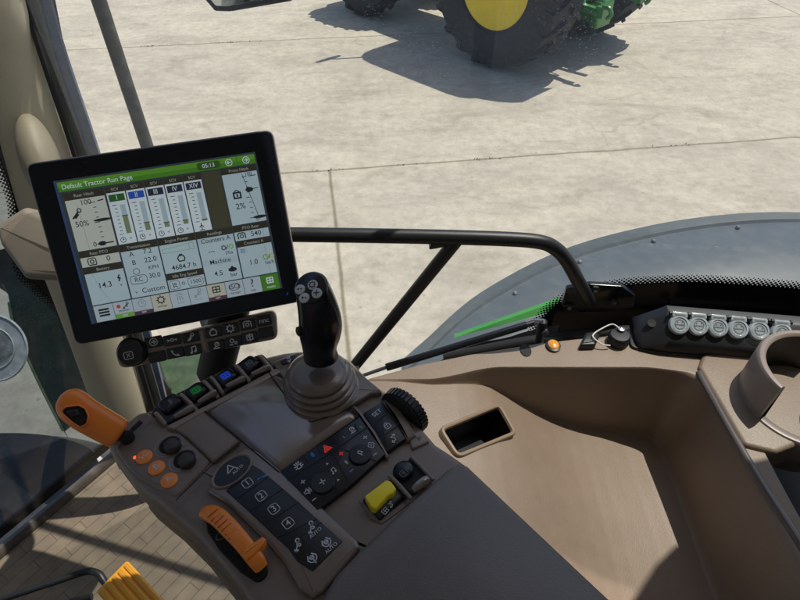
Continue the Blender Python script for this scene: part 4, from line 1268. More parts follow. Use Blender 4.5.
t = tile(.008, .652, .203, .878, 'Battery', .608); TX(t, '14.3', .095, .748, .056); IC(t, 'bolt', .172, .715, .048, 's_ink', .2); TX(t, 'v', .174, .765, .036); LN(t, [(.045, .655), (.066, .76), (.105, .876)], .003, 's_grey'); part('tile', t)
t = tile(.211, .540, .402, .878, 'Transmission', .492)
TX(t, 'A', .262, .566, .048); TX(t, '7.2', .345, .562, .050); TX(t, 'B', .264, .628, .048); TX(t, '22.0', .350, .624, .050); t.ring(M, *S(.266, .692), .0034, .0006, 's_ink', H3); TX(t, 'KPH', .356, .682, .038)
TX(t, 'RC', .268, .752, .046); rbox(t, M, *S(.268, .752), .086 * SW * 1, .060 * SH, .0006, 's_ink', H3, .4); TX(t, '30.0', .352, .742, .048); TX(t, 'v', .240, .838, .034); TX(t, 'Custom', .330, .838, .050); part('tile', t)
t = tile(.409, .540, .602, .748, 'Engine Power', .492); LN(t, [(.42, .60), (.42, .572), (.585, .552), (.585, .60), (.42, .60)], .003, 's_lime'); LN(t, [(.562, .556), (.562, .60)], .003, 's_lime'); IC(t, 'engine', .507, .652, .060, 's_ink', .14); TX(t, '4684.7 h', .512, .715, .050); part('tile', t)
t = tile(.409, .798, .602, .878, 'Idle Eng Speed', .752); rbox(t, M, *S(.442, .838), .050 * SW, .064 * SH, .0005, 's_ink', H3, .25); IC(t, 'seat', .442, .838, .046); IC(t, 'gear', .488, .836, .026); rbox(t, M, *S(.553, .838), .080 * SW, .062 * SH, .0005, 's_ink', H3, .35); TX(t, '1500', .553, .838, .040); part('tile', t)
t = tile(.609, .540, .802, .878, 'Readings', .492); R(t, .609, .540, .802, .586, H2, 's_band'); TX(t, 'Counters A', .705, .563, .044); TX(t, '---', .670, .642, .05); IC(t, 'gear', .738, .632, .036, 's_ink', .2); LN(t, [(.752, .648), (.762, .616)], .005); IC(t, 'gear', .778, .630, .036, 's_lime', .2); TX(t, 'l/ha', .762, .672, .038)
R(t, .609, .700, .802, .748, H2, 's_band'); TX(t, 'Machine', .705, .724, .046); TX(t, '4.5', .682, .812, .052); t.disk(M, *S(.760, .800), .0026, 's_ink', H3, su=1.9); t.disk(M, *S(.760, .785), .0018, 's_ink', H3, su=.9); TX(t, 'bar', .762, .838, .040); part('tile', t)
t = tile(.809, .538, .996, .602, 'PTO Rear', .492); IC(t, 'pto', .846, .570, .058, 's_ink', .14); TX(t, '540', .925, .567, .052); LN(t, [(.965, .54), (.965, .60)], .003, 's_grey'); part('tile', t)
t = tile(.809, .650, .996, .878, 'Counters A', .606); R(t, .812, .656, .858, .702, H2, 's_band'); IC(t, 'lines', .835, .679, .036, 's_blue'); TX(t, '1.0', .880, .775, .054); IC(t, 'gear', .950, .752, .042, 's_lime', .22); LN(t, [(.966, .765), (.974, .738)], .005); IC(t, 'gear', .986, .750, .034, 's_yel', .22); TX(t, 'ha/h', .968, .795, .040); LN(t, [(.956, .66), (.960, .876)], .003, 's_grey'); part('tile', t)
keys = [('lines', 's_key'), ('bolt', 's_key'), ('clock', 's_key'), ('gear', 's_keyw'), ('spray', 's_key'), ('hitch', 's_key'), ('box', 's_keyw'), ('ISO', 's_key'), ('?', 's_key'), ('MENU', 's_head')]
for i, (nm, c) in enumerate(keys):
    s0 = .008 + i * .0990; s1 = s0 + .0965
    t = MB(); R(t, s0, .886, s1, 1.004, H1, c)
    sm = (s0 + s1) / 2
    if nm == 'lines': IC(t, 'lines', sm, .940, .07, 's_ink', .2)
    elif nm == 'bolt': t.disk(M, *S(sm - .022, .918), .0022, 's_red', H3); IC(t, 'hitch', sm + .016, .918, .045); TX(t, 'section', sm, .950, .026); R(t, s0, .972, s1, 1.004, H2, 's_lime'); TX(t, 'ON', sm, .988, .024, 's_white')
    elif nm == 'ISO': TX(t, 'ISO', sm, .930, .050); t.ring(M, *S(sm, .930), .0042, .0006, 's_ink', H3, su=1.5); TX(t, 'manager', sm, .975, .024)
    elif nm == '?': TX(t, '?', sm, .930, .085); TX(t, 'help', sm, .982, .024)
    elif nm == 'MENU': IC(t, 'box', sm, .930, .055, 's_white', .15); TX(t, 'menu', sm, .980, .028, 's_white')
    else:
        IC(t, nm, sm, .926, .062, 's_ink' if c == 's_keyw' else 's_grey', .12); TX(t, {'clock': 'timer', 'gear': 'settings', 'spray': 'guide', 'hitch': 'tracks', 'box': 'auto'}[nm], sm, .972, .022, 's_grey' if c == 's_key' else 's_ink')
        if nm in ('clock', 'box'): R(t, s0, .978, s1, 1.004, H2, 's_plum'); TX(t, 'OFF', sm, .991, .02, 's_white')
    part('soft_key', t)
b = MB(); icon(b, M, 'arrows', *S(1.028, 1.058), .0028, 'icon_blue', .0024, 0, .2); b.build('indicator', mon)
# faint moulded lettering on the bezel: tone-on-tone dashes only
# support arm
b = MB(); b.tube([M.W(.045, -.085, -.035), PZ(215, 372, 2.15), PZ(230, 395, 2.10)], .024, 'black_soft', 16); b.build('support_arm', mon)

# button bar under the monitor
KB = Frame(M.W(-.0, -.12, -.006), MX, MY - M.N * .10)
kb = thing('button_bar', 'taupe bar of fourteen dark buttons and a dial under the monitor', 'button bar', tuple(KB.O))
b = MB(); q = KB.uvs([(114.5, 350), (132, 345), (200, 333), (272, 310), (277, 326), (276.5, 334), (270, 340.5), (200, 356), (126, 369), (119, 366)])
q = KB.uvs([(114, 349.5), (276, 309.5), (278, 339), (119, 369.5)])
b.slab(KB, q, -.022, .0, 'taupe_light', .010, .004, 4, nf=6); b.build('housing', kb)
cen_ = KB.uv(131.5, 352.5, .004)
b = MB(); b.lathe(KB, *cen_, [(.0178, -.001), (.0172, .002), (.0162, .0035), (.0156, .0025)], 'black_gloss', n=34); b.lathe(KB, *cen_, [(.0146, 0), (.0146, .010), (.0132, .012), (0, .0115)], 'black', n=34)
dial = b.build('dial', kb)
b = MB(); u, v = KB.uv(128.5, 355.5, .012); rbox(b, KB, u, v, .0098, .0082, .0008, 'print', .0124, .25); b.text(KB, 'X', u, v, .0066, 'print', .0124); b.build('icon', dial)
bt = [(153.5, 342, 'arrowc'), (172, 340, 'horn'), (190.5, 337, 'wrench'), (213.2, 332.3, 'engine'), (230.3, 328.5, 'gear'), (247.3, 324.5, 'pto'), (264, 320.5, 'HMC'),
      (156.8, 357, None), (175.5, 352.8, 'phone'), (193, 350, 'note'), (216.5, 345.3, 'wiper'), (233.3, 341.5, 'gears2'), (249.8, 337.3, 'ph'), (266, 332.5, None)]
for x, y, nm in bt:
    u, v = KB.uv(x, y, .002); w, hh = .0098, .0064
    if x in (264, 266): w = .0092
    b = MB(); b.slab(KB, [(u - w, v - hh), (u + w, v - hh), (u + w, v + hh), (u - w, v + hh)], -.001, .0022, 'black_gloss', .0018, .0012, 3); bb = b.build('button', kb)
    if nm:
        b = MB()
        if nm == 'HMC': b.text(KB, 'nnc', u, v, .0085, 'print', .0024)
        else: icon(b, KB, nm, u, v, .0098, 'print', .0024, 0, .13)
        b.build('icon', bb)
b = MB(); b.tube([KB.W(*KB.uv(201, 331.5, .001), .0012), KB.W(*KB.uv(205.5, 350, .001), .0012)], .0016, 'taupe_light', 8); b.build('divider', kb)
# ================================================================== armrest console
AZ = 2.215
K = (2.75 - AZ) / .62
A = Frame((-.12 * K, .42 * K, AZ), (cos(radians(50.5)), sin(radians(50.5)), 0), (cos(radians(140.5)), sin(radians(140.5)), 0), K)
ar = thing('armrest_console', 'brown armrest console with joystick, orange levers, button panels and black padded rest', 'armrest', tuple(A.W(0, -.1, -.10)))


def AP(pts, h=0.0): return A.uvs(pts, h)


# body: wide soft-edged moulding
body_left = [(110, 447), (120, 468), (140, 495), (172, 521), (203, 548), (241, 594), (300, 680)]
body_px = [(470, 760), (700, 700), (618, 606), (470, 466),
           (450, 452), (436, 443), (420, 424), (398, 398), (384, 389), (370, 380), (356, 366), (336, 352), (300, 350), (283, 352), (266, 356), (216, 380), (166, 404), (148, 410), (138, 412), (128, 420)]
b = MB()
bp = fillet(AP(body_left, -.03) + AP(body_px, -.004), .014, 5)
b.levels(A, bp, [(.030, -.105), (.012, -.085), (.003, -.062), (0, -.040), (.0, -.016), (.0015, -.008), (.005, -.003), (.010, -.0006), (.015, 0)], 'taupe')
b.build('body', ar, sharp=50)
# lighter lower shell
b = MB()
sh = [(141, 500), (160, 516), (176, 529), (204, 557), (242, 606), (300, 690), (500, 760), (400, 500), (200, 430)]
b.levels(A, fillet(AP(sh, -.055), .02, 5), [(.03, -.14), (.012, -.12), (.002, -.09), (0, -.068), (.002, -.060), (.010, -.055)], 'shell_tan'); b.build('lower_shell', ar)

# front wing plate carrying the throttle
b = MB(); wing = [(114, 447), (138, 413.5), (148, 412), (160, 419.5), (174, 428), (186, 435), (213, 460), (177, 498), (158, 488), (137, 476), (124, 462)]
b.slab(A, fillet(AP(wing, .003), .010, 5), -.02, .003, 'taupe', .0, .005, 5); b.build('wing_plate', ar)
# raised deck plates
def plate_px(name, pts, h, m, rc=.004, bev=.0025, crown=0.0):
    bb = MB(); bb.slab(A, fillet(AP(pts, h), rc, 5), -.02, h, m, 0, bev, 4); return bb.build(name, ar)


plate_px('deck_plate', [(172, 427.5), (203.5, 410.5), (240, 440.5), (213, 462), (186, 436.5)], .0075, 'taupe', .005, .0035)
# glossy crowned deck
def crowned(name, outline, h, crown, m, axis_v=True, n=26):
    """outline quad in pixels: four curves blended, crowned across"""
    bb = MB()
    P00, P10, P11, P01 = [V((*A.uv(x, y, h), 0)) for x, y in outline]
    rows = []
    for j in range(n + 1):
        r = []
        for i in range(n + 1):
            s, t = i / n, j / n
            p = P00 * (1 - s) * (1 - t) + P10 * s * (1 - t) + P11 * s * t + P01 * (1 - s) * t
            e = min(s, 1 - s, t, 1 - t)
            hh = h + crown * (1 - (2 * t - 1) ** 2) * (.4 + .6 * (1 - (2 * s - 1) ** 2)) - .004 * (1 - sstep(0, .035, e))
            r.append(A.W(p.x, p.y, hh))
        rows.append(r)
    bb.grid(rows, m); return bb.build(name, ar, sharp=70)


crowned('glossy_deck', [(205, 410), (279.5, 471), (359, 414.5), (268.5, 369)], .0055, .005, 'deck_gloss')
# joystick plate
b = MB(); jp = [(272, 362), (288, 385), (300, 408), (309, 418), (320, 418.5), (353.5, 404), (372, 393), (384, 392), (366, 377), (350, 360), (330, 351), (296, 352)]
b.slab(A, fillet(AP(jp, .009), .006, 5), -.02, .009, 'taupe_gloss', 0, .003, 4); b.build('joystick_plate', ar)
b = MB(); 
jl = catmull([V((*A.uv(x, y, .0095), 0)) for x, y in [(268, 371), (280, 388), (296, 409), (304, 418.5), (316, 420.5), (354, 405.5), (372, 395)]], 6)
b.stroke(A, [(p.x, p.y) for p in jl], .0016, 'groove', .0094)
icon(b, A, 'axle', *A.uv(313, 410.5, .0093), .011, 'print_dim', .0093, .35, .07)
b.build('engraved_line', ar)
b = MB()
for pts, w in [([(203, 410), (241.5, 441), (279, 472)], .0016), ([(176, 500), (213, 464), (241.5, 441)], .0014)]:
    b.stroke(A, [A.uv(x, y, .0085) for x, y in pts], w, 'groove', .0084)
b.build('panel_gap', ar)

# ---- rocker paddles along the front edge
b = MB(); hs = [(150, 413), (158, 402), (190, 386), (222, 370), (250, 357), (262, 353), (277, 367), (230, 390), (190, 412), (166, 424)]
b.slab(A, fillet(AP(hs, .004), .006, 4), -.02, .004, 'black', 0, .003, 3); b.build('paddle_housing', ar)
b = MB(); tr_ = [(166, 426), (200, 408), (235, 390), (276, 368), (282, 371), (240, 394), (205, 411), (174, 429)]
b.slab(A, AP(tr_, .009), -.01, .009, 'taupe_light', 0, .002, 3); b.build('paddle_trim', ar)
units = [((170, 402), (174, 417), (193, 407), 'paddle', 'print_dim'), ((195.5, 390.5), (198, 402.5), (216, 391.5), 'box', 'icon_green'),
         ((225, 376), (226, 386.5), (244.5, 378), 'box', 'icon_blue'), ((248.5, 363.5), (251.5, 374.5), (269.5, 366.5), 'box', 'print_dim')]
cam_up = None
for (dx, dy), p0, p1, ic_, im in units:
    u, v = A.uv(dx, dy, .010)
    pdl = thing('rocker_paddle', None, None, tuple(A.W(u, v, 0))); pdl.parent = ar; pdl.location = A.W(u, v, 0) - V(ar['_org'])
    b = MB(); ru, rv = .0150, .0128
    b.slab(A, [(u - ru, v - rv), (u + ru, v - rv), (u + ru * .92, v + rv), (u - ru * .92, v + rv)], 0, .0125, 'key_black', .0075, .0065, 5); dome = b.build('thumb_pad', pdl)
    b = MB(); ui, vi = u, v - .002
    icon(b, A, ic_, ui, vi, .0105, im, .0128, -.15, .15 if ic_ == 'box' else .12)
    if ic_ == 'box' and im != 'print_dim': rbox(b, A, ui, vi, .0125, .0105, .0010, im, .0128, .2, -.15)
    b.build('icon', dome)
    b = MB(); a0, a1 = A.W(*A.uv(*p0, .012), .012), A.W(*A.uv(*p1, .012), .012)
    b.tubeK([a0.lerp(a1, k / 6) for k in range(7)], [.0028, .0036, .0040, .0043, .0047, .0052, .0042], 'deck_gloss', 12); b.build('finger_bar', pdl)
for (x0, y0), (x1, y1) in [((155, 412), (165.5, 424)), ((180, 393.5), (198, 411)), ((203, 380), (218, 397)), ((210.5, 376), (223, 393)), ((235, 364.5), (249.5, 380.5)), ((258.5, 355), (273, 370.5))]:
    a0, a1 = V((*A.uv(x0, y0, .014), 0)), V((*A.uv(x1, y1, .008), 0))
    d = (a1 - a0).normalized(); n_ = V((-d.y, d.x, 0)) * .0022
    b = MB()
    vs = []
    for p, hh in ((a0, .014), (a0.lerp(a1, .25), .017), (a0.lerp(a1, .6), .0145), (a1, .0085)):
        vs += [A.W(*(p + n_).xy, 0), A.W(*(p + n_).xy, hh - .0012), A.W(*(p + n_ * .45).xy, hh), A.W(*(p - n_ * .45).xy, hh), A.W(*(p - n_).xy, hh - .0012), A.W(*(p - n_).xy, 0)]
    rows = [vs[k * 6:k * 6 + 6] for k in range(4)]
    b.grid(rows, 'taupe_light'); b.add(rows[0], [tuple(range(6))], 'taupe_light'); b.add(rows[-1], [tuple(range(6))], 'taupe_light'); b.build('divider_fin', ar)

# ---- wing: lever slot, round knobs, orange buttons
WH = .003
b = MB(); s0, s1 = V((*A.uv(125, 437, WH), 0)), V((*A.uv(141.5, 421.5, WH), 0)); d = (s1 - s0).normalized(); n_ = V((-d.y, d.x, 0)) * .0036
b.poly(A, fillet([tuple((s0 - n_).xy), tuple((s1 - n_).xy), tuple((s1 + n_).xy), tuple((s0 + n_).xy)], .0015), WH + .0004, 'void')
b.text(A, 'AUTO', *A.uv(143.5, 428, WH), .0088, 'print_dim', WH + .0005, radians(8)); icon(b, A, 'plus', *A.uv(124.5, 428.5, WH), .004, 'print_dim', WH + .0005, 0, .16); icon(b, A, 'minus', *A.uv(134.5, 437.5, WH), .004, 'print_dim', WH + .0005, 0, .16)
b.build('lever_slot', ar)
for (x, y), tx in [((143.8, 456), 'SC'), ((156.2, 466.8), 'B'), ((168.8, 479.3), 'A')]:
    u, v = A.uv(x, y, WH + .003); b = MB(); b.lathe(A, u, v, [(.0102, WH), (.0100, WH + .0018), (.0085, WH + .0028), (0, WH + .0032)], 'orange_button', n=28); o = b.build('orange_button', ar)
    b = MB(); b.text(A, tx, u, v, .0115 if len(tx) == 1 else .0095, 'print', WH + .0036, radians(6)); b.build('letter', o)
b = MB(); b.lathe(A, *A.uv(135, 457.6, WH), [(.0022, WH), (.0018, WH + .001), (0, WH + .0014)], 'led_red', n=12); b.build('indicator_light', ar)
for x, y in [(171.5, 444.5), (186, 458.8)]:
    u, v = A.uv(x, y, WH + .008)
    b = MB(); uu, vv = A.uv(x - 2.5, y + 1, WH)
    b.ring(A, uu, vv, .0175, .0018, 'taupe_light', WH + .0004, n=32, sv=.86); b.disk(A, uu, vv, .0165, 'taupe_gloss', WH + .0003, n=32, sv=.86); b.disk(A, uu + .001, vv, .0132, 'groove', WH + .0005, n=32, sv=.9); o = b.build('knob_recess', ar)
    b = MB(); b.lathe(A, u, v, [(.0100, WH), (.0103, WH + .005), (.0097, WH + .008), (.0075, WH + .0102), (0, WH + .011)], 'knob_brown', n=28); b.build('round_knob', ar)
    b = MB(); b.poly(A, [A.uv(x + 8.5, y - 1.2, WH), A.uv(x + 11.2, y + 1.3, WH), A.uv(x + 8.3, y + 2.8, WH)], WH + .0007, 'groove'); b.build('mark', o)

# ---- orange throttle lever
tl = thing('throttle_lever', None, None, tuple(A.W(*A.uv(127, 437, .0), 0))); tl.parent = ar; tl.location = V(tl['_org']) - V(ar['_org'])
base = A.W(*A.uv(128, 438.5, .004), .004); pa = PZ(119, 434, AZ + .018 * K); pb = PZ(62, 402, AZ + .062 * K)
b = MB(); b.tubeK([base + ZU * -.012, base + ZU * .004, pa.lerp(base, .2), pa], [.0085, .0085, .0082, .0082], 'black', 14); b.build('stem', tl)
dax = (pb - pa).normalized(); tow = (CAM - pa.lerp(pb, .5)).normalized(); sx_ = dax.cross(tow).normalized(); tw = sx_.cross(dax).normalized()
Ln = (pb - pa).length
b = MB(); rows = []
NS = 26
secs = [(-.045, .003, .003), (-.03, .011, .009), (0.0, .0172, .0135), (.10, .0190, .0150), (.40, .0196, .0155), (.62, .0200, .0160), (.80, .0200, .0160), (.92, .0185, .0148), (1.00, .0145, .012), (1.05, .0095, .008), (1.075, .003, .003)]
for t, rx, ry in secs:
    c = pa + dax * (Ln * t) + sx_ * (.004 * K * sstep(.5, 1.05, t))
    rows.append([c + sx_ * (K * rx * math.copysign(abs(cos(a)) ** .8, cos(a))) + tw * (K * ry * math.copysign(abs(sin(a)) ** .8, sin(a))) for a in [2 * pi * k / NS for k in range(NS + 1)]])
rows = [list(r) for r in zip(*[catmull(c, 4) for c in zip(*rows)])]
b.grid(rows, 'orange'); b.build('grip', tl, sharp=80)
# black thumb switch set into the end facing the driver
QO = pa + dax * (Ln * .78) + tw * .0150 + sx_ * .0
for cand in (1,):
    qc = PD(75.5, 417, (pa.lerp(pb, .78) - CAM).dot(FW) - .0190 * K)
    HFr = Frame(qc, dax, tw.cross(dax), K)
hp_ = [(61.5, 411.5), (66, 407.5), (78.5, 406), (84.5, 409), (87.5, 416), (86, 423.5), (80, 426.5), (73, 422)]
pu = fillet(HFr.uvs(hp_), .003, 4)
b = MB(); b.levels(HFr, inset(pu, -.0018), [(0, -.006), (0, -.0008), (.0012, .0004), (.0018, -.0004)], 'orange', top=False, bottom=False); b.build('switch_rim', tl)
b = MB(); b.poly(HFr, pu, -.0012, 'void'); b.slab(HFr, fillet(HFr.uvs([(63.5, 411.5), (77, 408.5), (80, 415), (71.5, 418.5)]), .002, 3), -.004, .0012, 'black_gloss', 0, .002, 3); b.build('thumb_switch', tl)
b = MB(); b.stroke(Frame(PD(109.5, 435, (pa - CAM).dot(FW) - .0165 * K), RT, UP, K), [(-.0025, -.001), (.002, .0015)], .0012, 'orange_dark', 0); b.build('seam', tl)

# ---- long numbered panel and lower orange lever
fh = .008
frm = [(206, 490), (212, 478), (238, 451), (246, 446), (256, 449), (282, 470), (357, 539), (360, 547), (352, 557), (322, 592), (312, 597), (299, 588), (284, 562), (268, 543), (246, 521), (226, 502)]
b = MB(); b.slab(A, fillet(AP(frm, fh), .004, 4), -.02, fh, 'taupe_gloss', 0, .0045, 5); b.build('panel_frame', ar)
b = MB(); blk = [(225.5, 490.5), (252.5, 464.5), (262, 470.5), (285, 490), (300, 503), (318, 519.5), (343, 541), (312.5, 571.5), (297, 561), (288, 548), (272, 533.5), (250, 512.5)]
b.slab(A, fillet(AP(blk, fh + .001), .0015, 3), 0, fh + .001, 'key_black', 0, .001, 2); pnl = b.build('numbered_panel', ar)
KH = fh + .001
b = MB()
for p, q in [((237, 499), (268, 477)), ((250, 511.5), (283, 489)), ((264, 525), (299, 502)), ((277, 538), (317, 519)), ((286, 546.5), (322, 522.5)), ((300, 535), (326.5, 557.5))]:
    b.stroke(A, [A.uv(*p, KH), A.uv(*q, KH)], .0008, 'key_edge' if p == (300, 535) else 'groove', KH + .0003)
b.stroke(A, [A.uv(257.5, 479.5, KH), A.uv(260, 478, KH)], .001, 'print_blue', KH + .0003); b.stroke(A, [A.uv(262, 477.3, KH), A.uv(267, 475, KH)], .0012, 'print_blue', KH + .0003)
b.build('key_gap', pnl)
for (x, y), tx in [((247.5, 483.2), '1'), ((261.2, 496), '2'), ((274, 509), '3'), ((288.2, 523.2), '4')]:
    u, v = A.uv(x, y, KH); b = MB(); rbox(b, A, u, v, .0112, .0112, .0010, 'print', KH + .0005, .28, -.12); b.text(A, tx, u, v, .0105, 'print', KH + .0005, -.12); b.build('key_number', pnl)
for (x, y), nm, tx in [((311, 527.5), 'hitch', 'AUTO'), ((297.3, 545), 'hitch', None), ((326.8, 542.8), 'axle', 'AUTO'), ((312.6, 558.5), 'axle', None)]:
    u, v = A.uv(x, y, KH); b = MB(); icon(b, A, nm, u, v, .0125, 'print', KH + .0005, -.1, .11)
    if tx: u2, v2 = A.uv(x + 4.6, y + 5.4, KH); b.text(A, tx, u2, v2, .0056, 'print', KH + .0005, -.1)
    b.build('key_symbol', pnl)
u, v = A.uv(232.3, 471, KH)
b = MB(); p1, p2 = A.uv(213.5, 486.5, KH), A.uv(251.5, 455, KH); ln = sqrt((p1[0] - p2[0]) ** 2 + (p1[1] - p2[1]) ** 2) / 2; rt = atan2(p2[1] - p1[1], p2[0] - p1[0])
OF = Frame(A.W(u, v, fh), A.X * cos(rt) + A.Y * sin(rt), A.Y * cos(rt) - A.X * sin(rt), K)
b.lathe(OF, 0, 0, [(1, 0), (.995, .0018), (.965, .0032), (.92, .0034), (.875, .0020), (.85, .0012)], 'taupe_light', n=48, su=ln, sv=ln * .60)
b.build('oval_rim', ar)
b = MB(); b.lathe(OF, 0, 0, [(.86, .0005), (.85, .0016), (.5, .0019), (0, .0020)], 'key_black', n=48, su=ln, sv=ln * .60); o = b.build('oval_button', ar)
b = MB()
u1, v1 = A.uv(231.3, 470, KH)
T0 = Frame(A.W(u1, v1, fh + .0024), A.X, A.Y, K)
b.stroke(T0, [(-.0062, -.002), (.001, .0075), (.0062, -.0055)], .0013, 'print', 0); b.stroke(T0, [(-.0062, -.002), (.0005, -.0005), (.0035, -.0005)], .0011, 'print', 0)
b.text(T0, 'AUTO', .0050, -.0062, .0054, 'print', 0, .05); b.build('symbol', o)

# lower orange hand lever in its black well
b = MB(); well = [(205, 511), (214, 510), (230, 521), (250, 541), (266, 560), (268, 574), (258, 583), (240, 571), (219, 549), (207, 531)]
b.slab(A, fillet(AP(well, .003), .008, 4), -.01, .003, 'groove', 0, .002, 2); b.ring(A, *A.uv(221, 535, .004), .006, .0010, 'print_dim', .0036, sv=.7, n=20); b.build('lever_well', ar)
ll = thing('hand_lever', None, None, tuple(A.W(*A.uv(230, 530, 0), 0))); ll.parent = ar; ll.location = V(ll['_org']) - V(ar['_org'])
hs_ = [(205, 513.5, .006), (211, 513.5, .013), (220, 519, .0185), (231, 530, .021), (241, 541, .021), (249, 551, .019), (256, 560, .015), (260.5, 567, .008)]
Pc = catmull([A.W(*A.uv(x, y, h), h) for x, y, h in hs_], 6)
hw_ = [.0070, .0094, .0100, .0098, .0092, .0088, .0088, .0075]
b = MB(); rows = []
for i, p in enumerate(Pc):
    t = i / (len(Pc) - 1) * 7; k = min(int(t), 6); w = hw_[k] + (hw_[k + 1] - hw_[k]) * (t - k)
    d = (Pc[min(i + 1, len(Pc) - 1)] - Pc[max(i - 1, 0)]).normalized(); n_ = d.cross(ZU).normalized(); up_ = n_.cross(d)
    if up_.z < 0: up_ = -up_
    th = .0065
    # grip ridges on the upper half
    rd = .0009 if (i % 3 == 0 and 5 <= i <= 21) else 0
    ring = []
    for a in [2 * pi * q / 20 for q in range(21)]:
        ring.append(p + n_ * (K * w * math.copysign(abs(cos(a)) ** .65, cos(a))) + up_ * (K * (th - rd) * math.copysign(abs(sin(a)) ** .65, sin(a))))
    rows.append(ring)
b.grid(rows, 'orange'); b.add(rows[0], [tuple(range(20))], 'orange'); b.add(rows[-1], [tuple(range(20))], 'orange'); b.build('grip', ll, sharp=60)
b = MB(); FH = Frame(A.W(0, 0, .022), A.X, A.Y, K); fhp = [(241.5, 556), (252, 545), (263, 537.5), (266.5, 540.5), (264, 546), (254, 556), (247, 561.5)]
b.slab(FH, fillet(FH.uvs(fhp), .002, 3), -.007, .004, 'orange', 0, .0025, 3); b.build('thumb_flange', ll)
b = MB()
for k in range(7):
    x, y = 211 + k * 3.6, 508.5 + k * 3.9
    p0_, p1_ = A.W(*A.uv(x + 6.5, y + .5, .023), .0262 - abs(k - 4) * .0004 - (.002 if k < 2 else 0)), A.W(*A.uv(x - 3.5, y + 9, .023), .0262 - abs(k - 4) * .0004 - (.002 if k < 2 else 0))
    b.tubeK([p0_ + ZU * .0004, p1_ + ZU * .0004], .0006, 'orange_dark', 6)
b.build('grip_ridge', ll)

# ---- climate / radio panel
ih = .0085
IP = [(279.5, 471.5), (319, 444), (361, 415.5), (386, 453.5), (352, 484), (317.5, 510.5)]
b = MB(); b.slab(A, fillet(AP(IP, ih), .0015, 3), -.01, ih, 'key_black', 0, .0012, 2); ip = b.build('radio_panel', ar)
b = MB()
b.stroke(A, [A.uv(287.5, 480.5, ih), A.uv(330, 453.5, ih), A.uv(368, 426.5, ih)], .0010, 'groove', ih + .0003)
b.stroke(A, [A.uv(288, 481.3, ih), A.uv(330.4, 454.3, ih), A.uv(368.6, 427.3, ih)], .0005, 'key_edge', ih + .00035)
for p, q in [((332.5, 453), (348, 482)), ((304, 456), (308, 463)), ((317, 447), (321, 455)), ((333, 437), (338, 446)), ((354, 424), (358, 432))]:
    b.stroke(A, [A.uv(*p, ih), A.uv(*q, ih)], .0010, 'groove', ih + .0004)
    b.stroke(A, [A.uv(p[0] + .8, p[1] - .4, ih), A.uv(q[0] + .8, q[1] - .4, ih)], .0005, 'key_edge', ih + .00045)
b.build('key_gap', ip)
for (x, y), r in [((322.5, 482.2), .0142), ((360.3, 453.8), .0138)]:
    u, v = A.uv(x, y, ih + .003)
    b = MB(); b.lathe(A, u, v, [(r, ih), (r * .99, ih + .0028), (r * .93, ih + .0036), (0, ih + .0038)], 'key_black', n=34); o = b.build('round_button', ip)
    b = MB(); icon(b, A, 'x' if x < 340 else 'note', u, v, .0075, 'print', ih + .0043, .5, .16); b.build('symbol', o)
    b = MB()
    for a0 in (1.9, 5.0): b.stroke(A, [(u + r * 1.05 * cos(a0), v + r * 1.05 * sin(a0)), (u + r * 1.5 * cos(a0), v + r * 1.5 * sin(a0))], .0014, 'void', ih + .0005)
    b.build('key_gap', ip)
sy = [(298.5, 466, 'beacon', .0115, 'print'), (312.5, 455, 'lamp', .0075, 'print_blue'), (326.5, 448.3, 'tri', .0115, 'print_red'), (352, 430.3, 'wiper', .011, 'print'), (303, 482, 'plus', .0065, 'print'), (307.8, 491.5, 'speaker', .0098, 'print'),
      (314.3, 499.5, 'minus', .006, 'print'), (327, 464, 'up', .005, 'print'), (333.2, 471.3, 'note', .0090, 'print'), (338, 480, 'up', .005, 'print'), (341.2, 453.8, 'plus', .0068, 'print_red'), (346.3, 462.5, 'paddle', .007, 'print'), (351.6, 470.8, 'minus', .006, 'print_blue'),
      (365.2, 437.6, 'plus', .0065, 'print'), (371.2, 445.2, 'fan', .0105, 'print'), (375, 454.4, 'minus', .006, 'print')]
for x, y, nm, sz, mm in sy:
    u, v = A.uv(x, y, ih); b = MB(); icon(b, A, nm, u, v, sz, mm, ih + .0006, -.12, .12 if sz > .007 else .2); b.build('key_symbol', ip)
b = MB(); b.text(A, '1', *A.uv(344, 437.5, ih), .0055, 'print', ih + .0006); b.text(A, '2', *A.uv(361, 427.3, ih), .0055, 'print', ih + .0006); b.build('key_number', ip)
# SET / lock panel
b = MB(); SP = [(363, 413), (381, 402), (393, 417), (405.5, 438.5), (386.5, 452)]
b.slab(A, fillet(AP(SP, ih), .0012, 3), -.01, ih, 'key_black', 0, .0012, 2); sp = b.build('lock_panel', ar)
b = MB()
for p, q in [((372, 425), (389, 412.5)), ((379.5, 438), (398, 426))]:
    b.stroke(A, [A.uv(*p, ih), A.uv(*q, ih)], .0014, 'void', ih + .0003); b.stroke(A, [A.uv(p[0], p[1] + 1.2, ih), A.uv(q[0], q[1] + 1.2, ih)], .0006, 'key_edge', ih + .0003)
b.build('key_gap', sp)
b = MB(); b.text(A, 'SET', *A.uv(377, 413.3, ih), .0092, 'print', ih + .0006, -.12); b.build('key_word', sp)
for x, y, nm in [(386.8, 425.6, 'lock'), (393.5, 438.5, 'arrows')]:
    b = MB(); icon(b, A, nm, *A.uv(x, y, ih), .0115, 'print', ih + .0006, -.12, .1); b.build('key_symbol', sp)
b = MB(); b.slab(A, fillet(AP([(354.5, 405), (361.5, 412.5), (376, 432.5), (389, 456), (386.5, 458), (373, 434.5), (358.5, 414), (351.5, 407)], ih), .001, 2), -.01, ih + .0002, 'taupe', 0, .0012, 2); b.build('divider', ar)
